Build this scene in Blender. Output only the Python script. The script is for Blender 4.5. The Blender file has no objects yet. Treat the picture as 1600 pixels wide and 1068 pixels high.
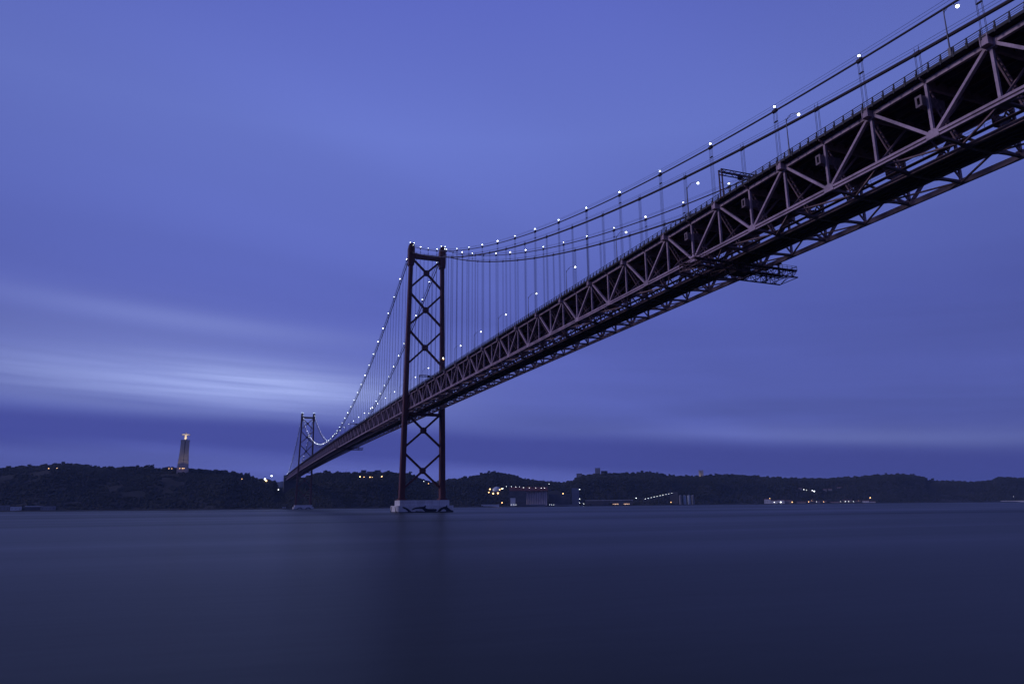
import bpy, math, random
import numpy as np
from mathutils import Matrix, Vector

S = bpy.context.scene
COL = S.collection
rng = random.Random(7)
nrg = np.random.RandomState(11)

# ------------------------------------------------------------------ camera
CAM = Vector((-114.689, -481.588, 4.096))
YAW, PITCH, ROLL, FPX = 0.359713, 0.227390, -0.008815, 1101.3116
_f = Vector((math.sin(YAW) * math.cos(PITCH), math.cos(YAW) * math.cos(PITCH), math.sin(PITCH)))
_r = Vector((math.cos(YAW), -math.sin(YAW), 0))
_u = _r.cross(_f)
FWD = _f
RGT = _r * math.cos(ROLL) + _u * math.sin(ROLL)
UP = -_r * math.sin(ROLL) + _u * math.cos(ROLL)
cd = bpy.data.cameras.new("camera")
cam = bpy.data.objects.new("camera", cd)
COL.objects.link(cam)
M = Matrix((RGT, UP, -FWD)).transposed().to_4x4()
M.translation = CAM
cam.matrix_world = M
cd.sensor_width = 36
cd.lens = 36 * FPX / 1600
cd.clip_start = 0.5
cd.clip_end = 80000
S.camera = cam

# ------------------------------------------------------------------ world: dawn sky under a streaky cloud deck
W = bpy.data.worlds.new("World")
S.world = W
W.use_nodes = True
NT = W.node_tree
NT.nodes.clear()


def N(tree, typ, **kw):
    n = tree.nodes.new(typ)
    for k, v in kw.items():
        setattr(n, k, v)
    return n


def mth(tree, op, a, b=None, c=None, clamp=False):
    n = tree.nodes.new("ShaderNodeMath")
    n.operation = op
    n.use_clamp = clamp
    for i, v in enumerate((a, b, c)):
        if v is None:
            continue
        if isinstance(v, (int, float)):
            n.inputs[i].default_value = v
        else:
            tree.links.new(v, n.inputs[i])
    return n.outputs[0]


def gauss(tree, x, mu, sig):
    d = mth(tree, "MULTIPLY", mth(tree, "SUBTRACT", x, mu), 1.0 / sig)
    return mth(tree, "EXPONENT", mth(tree, "MULTIPLY", mth(tree, "MULTIPLY", d, d), -0.5))


def ramp(tree, fac, stops, interp="LINEAR"):
    n = tree.nodes.new("ShaderNodeValToRGB")
    n.color_ramp.interpolation = interp
    el = n.color_ramp.elements
    while len(el) > 1:
        el.remove(el[-1])
    el[0].position = stops[0][0]
    el[0].color = (*stops[0][1], 1)
    for p, c in stops[1:]:
        e = el.new(p)
        e.color = (*c, 1)
    tree.links.new(fac, n.inputs[0])
    return n.outputs[0]


def mixc(tree, fac, a, b, mode="MIX"):
    n = tree.nodes.new("ShaderNodeMix")
    n.data_type = "RGBA"
    n.blend_type = mode
    for sock, v in ((n.inputs[0], fac), (n.inputs[6], a), (n.inputs[7], b)):
        if isinstance(v, (int, float)):
            sock.default_value = v
        elif isinstance(v, tuple):
            sock.default_value = (*v, 1)
        else:
            tree.links.new(v, sock)
    return n.outputs[2]


def noise(tree, vec, scale, detail=3, rough=0.55, dist=0.0):
    n = tree.nodes.new("ShaderNodeTexNoise")
    n.inputs["Scale"].default_value = scale
    n.inputs["Detail"].default_value = detail
    n.inputs["Roughness"].default_value = rough
    n.inputs["Distortion"].default_value = dist
    tree.links.new(vec, n.inputs["Vector"])
    return n.outputs[0]


def comb(tree, x, y, z):
    n = tree.nodes.new("ShaderNodeCombineXYZ")
    for i, v in enumerate((x, y, z)):
        if isinstance(v, (int, float)):
            n.inputs[i].default_value = v
        else:
            tree.links.new(v, n.inputs[i])
    return n.outputs[0]


SUN_ELEV, SUN_AZ = math.radians(27), math.radians(-74)   # azimuth from +Y towards +X
tc = N(NT, "ShaderNodeTexCoord")
sp = N(NT, "ShaderNodeSeparateXYZ")
NT.links.new(tc.outputs["Generated"], sp.inputs[0])
dx, dy, dz = sp.outputs
el = mth(NT, "MULTIPLY", mth(NT, "ARCSINE", dz), 180 / math.pi)          # degrees
az = mth(NT, "MULTIPLY", mth(NT, "ARCTAN2", dx, dy), 180 / math.pi)
# the cloud deck: streaks drawn out along the wind, seen on a plane overhead
zc = mth(NT, "ADD", mth(NT, "MAXIMUM", dz, 0.0), 0.10)
ca, sa = math.cos(math.radians(62)), math.sin(math.radians(62))
pu = mth(NT, "DIVIDE", mth(NT, "ADD", mth(NT, "MULTIPLY", dx, sa), mth(NT, "MULTIPLY", dy, ca)), zc)
pv = mth(NT, "DIVIDE", mth(NT, "SUBTRACT", mth(NT, "MULTIPLY", dx, ca), mth(NT, "MULTIPLY", dy, sa)), zc)
deck = noise(NT, comb(NT, mth(NT, "MULTIPLY", pu, 0.16), mth(NT, "MULTIPLY", pv, 0.55), 3.7), 1.0, 3, 0.5, 0.35)
streak = noise(NT, comb(NT, mth(NT, "MULTIPLY", az, 0.022), mth(NT, "MULTIPLY", mth(NT, "ADD", el, mth(NT, "MULTIPLY", az, 0.05)), 0.34), 1.3), 1.0, 4, 0.5, 0.25)
fine = noise(NT, comb(NT, mth(NT, "MULTIPLY", az, 0.05), mth(NT, "MULTIPLY", mth(NT, "ADD", el, mth(NT, "MULTIPLY", az, 0.03)), 1.5), 8.1), 1.0, 3, 0.5, 0.2)
base = ramp(NT, mth(NT, "DIVIDE", el, 90.0, clamp=True), [
    (0.000, (.095, .114, .400)), (0.028, (.102, .125, .432)), (0.075, (.102, .130, .448)), (0.16, (.096, .124, .452)),
    (0.32, (.138, .186, .585)), (0.47, (.096, .124, .495)), (1.0, (.100, .128, .480))])
dk = mth(NT, "MULTIPLY_ADD", deck, 0.75, 0.635)                          # 0.8 .. 1.2
dk = mth(NT, "MULTIPLY", dk, mth(NT, "MULTIPLY_ADD", gauss(NT, az, 12.0, 26.0), 0.27, 0.745))   # lens vignette put into the sky colour, darker to either side
base = mixc(NT, 1.0, base, comb(NT, dk, dk, mth(NT, "MULTIPLY", dk, 1.01)), "MULTIPLY")
# near the horizon the deck breaks into level bands
low = gauss(NT, el, 5.0, 7.0)
bands = mth(NT, "MULTIPLY", mth(NT, "MULTIPLY", mth(NT, "SUBTRACT", streak, 0.5), 0.7), low)
bf = mth(NT, "ADD", bands, 1.0)
base = mixc(NT, 1.0, base, comb(NT, bf, bf, bf), "MULTIPLY")


def sstep(x, a, b):
    n = NT.nodes.new("ShaderNodeMapRange")
    n.interpolation_type = "SMOOTHSTEP"
    n.inputs[1].default_value = a; n.inputs[2].default_value = b
    NT.links.new(x, n.inputs[0])
    return n.outputs[0]


# a slate bank of cloud lying along the far shore, its top sloping down to the west
wob = mth(NT, "MULTIPLY", mth(NT, "SUBTRACT", streak, 0.5), 1.6)
top = mth(NT, "SUBTRACT", 6.55, mth(NT, "MULTIPLY", mth(NT, "MAXIMUM", mth(NT, "SUBTRACT", az, 2.0), 0.0), 0.054))
top = mth(NT, "ADD", mth(NT, "MAXIMUM", top, 2.6), wob)
bot = mth(NT, "SUBTRACT", 4.35, mth(NT, "MULTIPLY", mth(NT, "MAXIMUM", mth(NT, "ADD", az, 6.0), 0.0), 0.055))
over = mth(NT, "SUBTRACT", el, top)
under = mth(NT, "SUBTRACT", el, mth(NT, "ADD", bot, wob))
bank = mth(NT, "MULTIPLY", sstep(over, 0.75, -0.85), sstep(under, -0.9, 0.5))
# the break in the clouds low over the far shore, where the dawn comes through
el1 = mth(NT, "ADD", el, mth(NT, "MULTIPLY", az, 0.04))
g1 = mth(NT, "MULTIPLY", gauss(NT, el1, 9.1, 1.1), gauss(NT, az, 1.5, 6.6))
g1b = mth(NT, "MULTIPLY", gauss(NT, el1, 10.3, 2.8), gauss(NT, az, -6.0, 14.0))
g1c = mth(NT, "MULTIPLY", gauss(NT, el1, 8.4, 1.1), gauss(NT, az, -11.0, 8.0))
el2 = mth(NT, "ADD", el, mth(NT, "MULTIPLY", mth(NT, "ADD", az, 4.0), 0.05))
g2 = mth(NT, "MULTIPLY", gauss(NT, el2, 13.6, 0.55), gauss(NT, az, -5.0, 9.0))
rim = mth(NT, "MULTIPLY", gauss(NT, over, 0.55, 0.55), gauss(NT, az, 48.0, 11.0))
wisp = mth(NT, "MULTIPLY_ADD", mth(NT, "SUBTRACT", fine, 0.5), 2.2, 1.0, clamp=False)
br = mth(NT, "ADD", mth(NT, "MULTIPLY", mth(NT, "MULTIPLY", g1, 0.52), wisp), mth(NT, "MULTIPLY", g1b, 0.17))
br = mth(NT, "ADD", br, mth(NT, "MULTIPLY", mth(NT, "MULTIPLY", g1c, 0.20), wisp))
br = mth(NT, "ADD", br, mth(NT, "MULTIPLY", g2, 0.13))
br = mth(NT, "ADD", br, mth(NT, "MULTIPLY", rim, 0.11), clamp=True)
skyc = mixc(NT, br, base, (.46, .55, 1.0))
skyc = mixc(NT, mth(NT, "MULTIPLY", bank, 0.88), skyc, mixc(NT, gauss(NT, az, 50.0, 16.0), (.056, .069, .318), (.050, .060, .262)))
nish = N(NT, "ShaderNodeTexSky", sky_type="NISHITA")
nish.sun_disc = False
nish.sun_elevation = SUN_ELEV
nish.sun_rotation = SUN_AZ
nish.altitude = 10
nish.air_density = 1.0
nish.dust_density = 2.0
ten = mixc(NT, 1.0, skyc, (10.0, 10.0, 10.0), "MULTIPLY")
ten.node.clamp_result = False
tot = mixc(NT, 1.0, ten, mixc(NT, 1.0, nish.outputs[0], (.002, .002, .003), "MULTIPLY"), "ADD")
bg = N(NT, "ShaderNodeBackground")
bg.inputs["Strength"].default_value = 0.1
NT.links.new(tot, bg.inputs["Color"])
wo = N(NT, "ShaderNodeOutputWorld")
NT.links.new(bg.outputs[0], wo.inputs[0])

# ------------------------------------------------------------------ sun (still behind cloud, low in the east)
sl = bpy.data.lights.new("sun", "SUN")
sl.energy = 1.0
sl.angle = math.radians(14)
sl.color = (.82, .74, 1.0)
sun = bpy.data.objects.new("sun", sl)
COL.objects.link(sun)
sd = Vector((math.sin(SUN_AZ) * math.cos(SUN_ELEV), math.cos(SUN_AZ) * math.cos(SUN_ELEV), math.sin(SUN_ELEV)))
sun.rotation_euler = sd.to_track_quat("Z", "Y").to_euler()
sun.location = (-300, -200, 300)

# ------------------------------------------------------------------ render / exposure
vs = S.view_settings
vs.view_transform = "Standard"
vs.look = "None"
vs.exposure = 0
vs.gamma = 1
vs.use_curve_mapping = False
S.render.engine = "CYCLES"
S.cycles.use_denoising = True
S.cycles.max_bounces = 5
S.cycles.diffuse_bounces = 2
S.cycles.glossy_bounces = 3
S.cycles.sample_clamp_indirect = 1.0
S.cycles.caustics_reflective = False
S.cycles.caustics_refractive = False


# ------------------------------------------------------------------ helpers
def tag(o, label=None, cat=None, group=None, kind=None):
    if label: o["label"] = label
    if cat: o["category"] = cat
    if group: o["group"] = group
    if kind: o["kind"] = kind
    return o


def empty(name, loc=(0, 0, 0), rz=0.0, parent=None):
    o = bpy.data.objects.new(name, None)
    COL.objects.link(o)
    o.location = loc
    o.rotation_euler = (0, 0, rz)
    o.empty_display_size = 0.5
    if parent: o.parent = parent
    return o


class MB:
    """collects simple solids into one mesh"""
    def __init__(self): self.v = []; self.f = []

    def add(self, vs, fs):
        n = len(self.v)
        self.v += [tuple(map(float, p)) for p in vs]
        self.f += [tuple(i + n for i in f) for f in fs]
        return self

    def box(self, x0, x1, y0, y1, z0, z1):
        return self.add([(x0, y0, z0), (x1, y0, z0), (x1, y1, z0), (x0, y1, z0), (x0, y0, z1), (x1, y0, z1), (x1, y1, z1), (x0, y1, z1)],
                        [(0, 3, 2, 1), (4, 5, 6, 7), (0, 1, 5, 4), (1, 2, 6, 5), (2, 3, 7, 6), (3, 0, 4, 7)])

    def beam(self, a, b, w, h, up=(0, 0, 1)):
        a = Vector(a); b = Vector(b); d = (b - a).normalized(); up = Vector(up)
        if abs(d.dot(up)) > 0.995: up = Vector((0, 1, 0))
        s = d.cross(up).normalized() * (w / 2); t = s.cross(d).normalized() * (h / 2)
        vs = []
        for p in (a, b):
            vs += [p - s - t, p + s - t, p + s + t, p - s + t]
        return self.add(vs, [(3, 2, 1, 0), (4, 5, 6, 7), (0, 1, 5, 4), (1, 2, 6, 5), (2, 3, 7, 6), (3, 0, 4, 7)])

    def tube(self, pts, r, n=6, r1=None):
        pts = [Vector(p) for p in pts]; m = len(pts); vs = []; fs = []
        for i, p in enumerate(pts):
            d = (pts[min(i + 1, m - 1)] - pts[max(i - 1, 0)]).normalized()
            ref = Vector((1, 0, 0)) if abs(d.x) < 0.9 else Vector((0, 1, 0))
            s = d.cross(ref).normalized(); t = s.cross(d)
            rr = r if r1 is None else r + (r1 - r) * i / (m - 1)
            for k in range(n):
                a = 2 * math.pi * k / n
                vs.append(p + s * (rr * math.cos(a)) + t * (rr * math.sin(a)))
        for i in range(m - 1):
            for k in range(n):
                k2 = (k + 1) % n
                fs.append((i * n + k, i * n + k2, (i + 1) * n + k2, (i + 1) * n + k))
        fs += [tuple(range(n))[::-1], tuple((m - 1) * n + k for k in range(n))]
        return self.add(vs, fs)

    def prism(self, poly, axis, a0, a1):
        """poly of 2D points, extruded along an axis: 'y' takes (x,z), 'x' takes (y,z), 'z' takes (x,y)"""
        def P(p, a):
            return {"y": (p[0], a, p[1]), "x": (a, p[0], p[1]), "z": (p[0], p[1], a)}[axis]
        n = len(poly)
        vs = [P(p, a0) for p in poly] + [P(p, a1) for p in poly]
        fs = [tuple(range(n)), tuple(range(2 * n - 1, n - 1, -1))]
        fs += [(i, n + i, n + (i + 1) % n, (i + 1) % n) for i in range(n)]
        return self.add(vs, fs)

    def ball(self, c, r, seg=10, rings=6):
        vs = [(c[0], c[1], c[2] - r)]; fs = []
        for i in range(1, rings):
            t = math.pi * i / rings
            for k in range(seg):
                a = 2 * math.pi * k / seg
                vs.append((c[0] + r * math.sin(t) * math.cos(a), c[1] + r * math.sin(t) * math.sin(a), c[2] - r * math.cos(t)))
        vs.append((c[0], c[1], c[2] + r))
        for k in range(seg):
            k2 = (k + 1) % seg
            fs.append((0, 1 + k2, 1 + k))
            for i in range(rings - 2):
                fs.append((1 + i * seg + k, 1 + i * seg + k2, 1 + (i + 1) * seg + k2, 1 + (i + 1) * seg + k))
            fs.append((1 + (rings - 2) * seg + k, 1 + (rings - 2) * seg + k2, len(vs) - 1))
        return self.add(vs, fs)

    def lathe(self, prof, c=(0, 0, 0), n=12):
        vs = []; fs = []
        for r, z in prof:
            for k in range(n):
                a = 2 * math.pi * k / n
                vs.append((c[0] + r * math.cos(a), c[1] + r * math.sin(a), c[2] + z))
        for i in range(len(prof) - 1):
            for k in range(n):
                k2 = (k + 1) % n
                fs.append((i * n + k, i * n + k2, (i + 1) * n + k2, (i + 1) * n + k))
        fs += [tuple(range(n))[::-1], tuple((len(prof) - 1) * n + k for k in range(n))]
        return self.add(vs, fs)

    def mesh(self, name, mat, recalc=True):
        me = bpy.data.meshes.new(name)
        me.from_pydata(self.v, [], self.f)
        if recalc:
            import bmesh
            bm = bmesh.new(); bm.from_mesh(me)
            bmesh.ops.recalc_face_normals(bm, faces=bm.faces)
            bm.to_mesh(me); bm.free()
        me.materials.append(mat)
        return me

    def build(self, name, mat, parent=None, loc=None, rz=None):
        return link(name, self.mesh(name, mat), parent, loc, rz)


def link(name, me, parent=None, loc=None, rz=None, mtx=None):
    o = bpy.data.objects.new(name, me)
    COL.objects.link(o)
    if parent: o.parent = parent
    if mtx is not None: o.matrix_basis = mtx
    if loc is not None: o.location = loc
    if rz is not None: o.rotation_euler = (0, 0, rz)
    return o


def kids(o, tab):
    return tab.get(o.name, [])


def copy_tree(o, parent=None):
    c = o.copy()
    COL.objects.link(c)
    if parent: c.parent = parent
    for ch in list(o.children):
        copy_tree(ch, c)
    return c


def span(a, b, up=(0, 0, 1)):
    """matrix that carries the unit +Y member onto the line a-b"""
    a = Vector(a); b = Vector(b); d = b - a; L = d.length; d = d / L; up = Vector(up)
    if abs(d.dot(up)) > 0.995: up = Vector((0, 1, 0))
    s = d.cross(up).normalized(); t = s.cross(d)
    m = Matrix((s, d * L, t)).transposed().to_4x4()
    m.translation = a
    return m


def unit_box(w, h):
    return MB().beam((0, 0, 0), (0, 1, 0), w, h)


def mat(name, col, rough=0.6, var=0.25, scale=0.5, metal=0.0, spec=0.5, stretch=(1, 1, 1), col2=None, fine_scale=None):
    m = bpy.data.materials.new(name)
    m.use_nodes = True
    t = m.node_tree
    b = t.nodes["Principled BSDF"]
    c = N(t, "ShaderNodeTexCoord")
    mp = N(t, "ShaderNodeMapping")
    mp.inputs["Scale"].default_value = stretch
    geo = N(t, "ShaderNodeNewGeometry")
    t.links.new(geo.outputs["Position"], mp.inputs[0])
    n1 = noise(t, mp.outputs[0], scale, 4, 0.6)
    n2 = noise(t, mp.outputs[0], fine_scale or scale * 6, 3, 0.6)
    f = mth(t, "ADD", mth(t, "MULTIPLY", n1, 0.65), mth(t, "MULTIPLY", n2, 0.35))
    c2 = col2 or tuple(x * (1 - var) for x in col)
    c1 = tuple(x * (1 + var * 0.6) for x in col) if not col2 else col
    out = ramp(t, f, [(0.36, c2), (0.64, c1)])
    t.links.new(out, b.inputs["Base Color"])
    b.inputs["Roughness"].default_value = rough
    b.inputs["Metallic"].default_value = metal
    b.inputs["Specular IOR Level"].default_value = spec
    return m


def glow(name, col, strength):
    m = bpy.data.materials.new(name)
    m.use_nodes = True
    t = m.node_tree
    t.nodes.clear()
    e = N(t, "ShaderNodeEmission")
    e.inputs[0].default_value = (*col, 1)
    e.inputs[1].default_value = strength
    o = N(t, "ShaderNodeOutputMaterial")
    t.links.new(e.outputs[0], o.inputs[0])
    return m


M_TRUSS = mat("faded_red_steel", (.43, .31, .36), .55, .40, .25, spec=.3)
M_STEEL = mat("dark_red_steel", (.10, .050, .055), .6, .3, .3, spec=.3)
M_TOWER = mat("tower_red_steel", (.105, .035, .033), .6, .3, .12, stretch=(1, 1, .25), spec=.3)
M_FASCIA = mat("deck_fascia", (.055, .050, .054), .7, .3, .3, spec=.3)
M_CABLE = mat("cable_wrap", (.055, .040, .045), .55, .2, .5, spec=.3)
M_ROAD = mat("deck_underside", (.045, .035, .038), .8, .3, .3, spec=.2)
M_CONC = mat("pier_concrete", (.60, .58, .57), .85, .25, .18, spec=.2, stretch=(1, 1, .35))
M_PAINT = mat("mural_paint", (.018, .022, .035), .7, .3, .4, spec=.3)
M_POLE = mat("galvanised_pole", (.16, .15, .16), .5, .2, 2, spec=.4)
M_COOL = glow("cool_lamp", (.92, .98, 1.0), 6)
M_CABL = glow("cable_lamp", (.86, 1.0, .98), 11)
M_WARM = glow("warm_lamp", (1.0, .68, .36), 5)
M_WHITE = mat("white_wall", (.64, .63, .62), .8, .2, .05)
M_GREY = mat("grey_wall", (.24, .235, .235), .85, .25, .05)
M_DARK = mat("dark_wall", (.09, .088, .092), .85, .3, .05)
M_RED = mat("rusty_cladding", (.24, .085, .07), .8, .3, .05)
M_ROOF = mat("clay_roof", (.20, .10, .08), .85, .3, .1)
M_TANK = mat("pale_tank", (.40, .46, .48), .6, .2, .05)
M_BLUE = mat("blue_cladding", (.12, .14, .20), .8, .2, .05)
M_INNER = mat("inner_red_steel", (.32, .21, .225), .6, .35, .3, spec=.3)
M_DAMP = mat("grey_red_steel", (.20, .14, .15), .6, .25, .3, spec=.3)
M_SHORE_W = glow("warm_shore_lamp", (1.0, .56, .22), 6)
M_SHORE_C = glow("white_shore_lamp", (.88, .94, 1.0), 6)
M_STONE = mat("monument_stone", (.42, .39, .36), .85, .2, .05, stretch=(1, 1, .2))
M_BARK = mat("bark", (.06, .045, .035), .9, .3, .5)
M_LEAF = mat("foliage", (.044, .047, .034), .85, .5, .006, spec=.15, col2=(.020, .025, .018), fine_scale=.05)


# ------------------------------------------------------------------ where a sight line meets the ground of the far shore
def ray(px, py):
    return FWD + RGT * ((px - 800) / FPX) + UP * ((534 - py) / FPX)


def at(px, py, r):
    d = ray(px, py); h = math.hypot(d.x, d.y)
    return CAM + d * (r / h)


# crest line of the hills (bearing from the viewpoint, given as where it is seen) and its distance
CREST = [(-520, 741), (-300, 736), (-120, 739), (0, 734), (20, 731), (60, 729), (90, 726), (115, 726), (150, 731), (180, 732), (210, 730), (240, 732.5), (275, 732.5), (300, 733.5), (340, 736),
         (370, 740), (395, 746), (405, 750), (429, 753), (432, 763), (447, 764), (460, 752), (490, 742), (505, 739), (520, 740), (545, 741), (560, 740), (600, 739), (620, 741), (635, 740),
         (650, 746), (660, 750), (675, 755), (690, 752), (710, 750), (740, 745), (760, 740), (770, 738), (785, 740), (800, 742), (820, 750), (840, 752), (860, 754), (880, 755), (895, 752),
         (905, 747), (920, 743), (935, 741), (960, 741), (990, 740), (1010, 739), (1030, 740), (1040, 743), (1060, 744), (1090, 745), (1120, 742), (1160, 742), (1200, 746), (1250, 748),
         (1290, 748), (1330, 746), (1370, 743), (1390, 742), (1405, 741), (1430, 743), (1445, 746), (1450, 751), (1480, 752), (1520, 753), (1540, 752), (1551, 750), (1558, 746.5), (1575, 746), (1600, 747), (1680, 745), (1760, 751), (2100, 765)]
SHORE = [(-520, 1950), (0, 1880), (200, 1800), (450, 1700), (600, 1690), (700, 1760), (800, 1900), (900, 2020), (1050, 2150), (1200, 2450), (1400, 2750), (1600, 3050), (2100, 3500)]


def bearing(px, py=790):
    d = ray(px, py); return math.atan2(d.x, d.y)


_sb = np.array([bearing(p) for p, _ in SHORE]); _sr = np.array([r for _, r in SHORE], float)
_cb = np.array([bearing(p, q) for p, q in CREST])
BACK = [(-520, 420), (200, 360), (450, 330), (700, 420), (900, 420), (1200, 500), (2100, 700)]
_bb = np.array([bearing(p) for p, _ in BACK]); _bw = np.array([w for _, w in BACK], float)


def shore_r(b): return np.interp(b, _sb, _sr) + 14 * np.sin(b * 41) + 9 * np.sin(b * 97 + 1)


def crest_r(b): return np.interp(b, _sb, _sr) + np.interp(b, _bb, _bw) + 30 * np.sin(b * 23)


_ch = np.array([at(px, py, float(crest_r(bb))).z for (px, py), bb in zip(CREST, _cb)])


def vnoise(x, y, seed):
    """smooth value noise on arrays"""
    xi = np.floor(x).astype(int); yi = np.floor(y).astype(int); fx = x - xi; fy = y - yi
    fx = fx * fx * (3 - 2 * fx); fy = fy * fy * (3 - 2 * fy)
    def h(a, b):
        n = (a * 374761393 + b * 668265263 + seed * 974711) & 0x7fffffff
        n = ((n ^ (n >> 13)) * 1274126177) & 0x7fffffff
        return ((n ^ (n >> 16)) & 0xffff) / 65535.0
    return (h(xi, yi) * (1 - fx) + h(xi + 1, yi) * fx) * (1 - fy) + (h(xi, yi + 1) * (1 - fx) + h(xi + 1, yi + 1) * fx) * fy


def ground(b, r):
    b = np.asarray(b, float); r = np.asarray(r, float)
    rs = shore_r(b); rc = crest_r(b); hc = np.interp(b, _cb, _ch) - 4.0
    t = (r - rs) / (rc - rs)
    tt = np.clip((t - 0.06) / 0.94, 0, 1)
    x = b * 2000; 
    gul = (vnoise(x / 130, r / 260, 3) - .5) * 0.30 + (vnoise(x / 47, r / 90, 5) - .5) * 0.13
    tt2 = np.clip(tt + gul * np.sin(np.pi * tt) , 0, 1)
    h = 2.2 + (hc - 2.2) * np.where(tt2 < .5, 0.62 * (tt2 / .5) ** 1.15, 0.62 + 0.38 * (1 - (1 - (tt2 - .5) / .5) ** 1.6))
    h = np.where(t > 1, hc - (t - 1) * 8 + (vnoise(x / 90, r / 150, 9) - .8) * 14 * np.clip((t - 1) * 2, 0, 1), h)
    h = np.where(t < 0.0, 2.2 + t * 60, h)
    return np.maximum(h, -3)


def on_shore(px, py, dz=0.0, r0=None):
    """first point of the far shore's ground on the sight line through (px, py)"""
    d = ray(px, py); hh = math.hypot(d.x, d.y); b = math.atan2(d.x, d.y)
    rs = np.arange((r0 or float(shore_r(b)) - 5), float(crest_r(b)) + 500, 2.0)
    z = CAM.z + d.z / hh * rs
    g = ground(np.full_like(rs, b), rs) + dz
    k = np.nonzero(z <= g)[0]
    r = rs[k[0]] if len(k) else float(crest_r(b))
    return Vector((CAM.x + math.sin(b) * r, CAM.y + math.cos(b) * r, float(ground(b, r))))


def gz(x, y):
    b = math.atan2(x - CAM.x, y - CAM.y); r = math.hypot(x - CAM.x, y - CAM.y)
    return float(ground(b, r))


def quay(px, back=12.0):
    b = bearing(px); r = float(shore_r(b)) + back
    return Vector((CAM.x + math.sin(b) * r, CAM.y + math.cos(b) * r, max(1.0, float(ground(b, r)))))


def pxm(p):
    """pixels of the photograph per metre at a point"""
    return FPX / (p - CAM).dot(FWD)


# ------------------------------------------------------------------ water
def make_water():
    m = bpy.data.materials.new("river_water")
    m.use_nodes = True
    t = m.node_tree
    b = t.nodes["Principled BSDF"]
    geo = N(t, "ShaderNodeNewGeometry")
    mp = N(t, "ShaderNodeMapping")
    mp.inputs["Rotation"].default_value = (0, 0, math.radians(25))
    mp.inputs["Scale"].default_value = (.0016, .010, 1)
    t.links.new(geo.outputs["Position"], mp.inputs[0])
    n = noise(t, mp.outputs[0], 1.0, 4, 0.55, 0.6)
    rr = N(t, "ShaderNodeMapRange")
    rr.inputs[1].default_value = .3; rr.inputs[2].default_value = .7
    rr.inputs[3].default_value = .27; rr.inputs[4].default_value = .44
    t.links.new(n, rr.inputs[0])
    t.links.new(rr.outputs[0], b.inputs["Roughness"])
    b.inputs["Base Color"].default_value = (.018, .024, .017, 1)
    b.inputs["IOR"].default_value = 1.12
    bp = N(t, "ShaderNodeBump")
    bp.inputs["Strength"].default_value = .05
    bp.inputs["Distance"].default_value = 1.0
    mp2 = N(t, "ShaderNodeMapping")
    mp2.inputs["Rotation"].default_value = (0, 0, math.radians(25))
    mp2.inputs["Scale"].default_value = (.05, .16, 1)
    t.links.new(geo.outputs["Position"], mp2.inputs[0])
    t.links.new(noise(t, mp2.outputs[0], 1.0, 3, 0.6), bp.inputs["Height"])
    t.links.new(bp.outputs[0], b.inputs["Normal"])
    mb = MB()
    R = 14000
    n_ = 64
    vs_ = [(0, 0, 0)] + [(R * math.cos(2 * math.pi * k / n_), R * math.sin(2 * math.pi * k / n_), 0) for k in range(n_)]
    mb.add(vs_, [(0, 1 + k, 1 + (k + 1) % n_) for k in range(n_)])
    o = mb.build("water", m)
    tag(o, "smooth dark blue river water below the bridge", kind="structure")


make_water()


# ------------------------------------------------------------------ hills
def make_hill_mat(name, a, b_, c_, s=0.012):
    m = bpy.data.materials.new(name)
    m.use_nodes = True
    t = m.node_tree
    bs = t.nodes["Principled BSDF"]
    geo = N(t, "ShaderNodeNewGeometry")
    mp = N(t, "ShaderNodeMapping")
    mp.inputs["Scale"].default_value = (1, 1, 2.2)
    t.links.new(geo.outputs["Position"], mp.inputs[0])
    n1 = noise(t, mp.outputs[0], s, 5, .6, .4)
    n2 = noise(t, mp.outputs[0], s * 7, 4, .65)
    f = mth(t, "ADD", mth(t, "MULTIPLY", n1, .6), mth(t, "MULTIPLY", n2, .4))
    c = ramp(t, f, [(.38, a), (.52, b_), (.60, b_), (.68, c_)])
    t.links.new(c, bs.inputs["Base Color"])
    bs.inputs["Roughness"].default_value = .95
    bs.inputs["Specular IOR Level"].default_value = .1
    return m


M_HILL = make_hill_mat("scrub_hillside", (.022, .026, .020), (.040, .040, .033), (.12, .10, .09))
M_FAR = make_hill_mat("far_hillside", (.045, .05, .05), (.06, .065, .06), (.09, .085, .085), .004)


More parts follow.
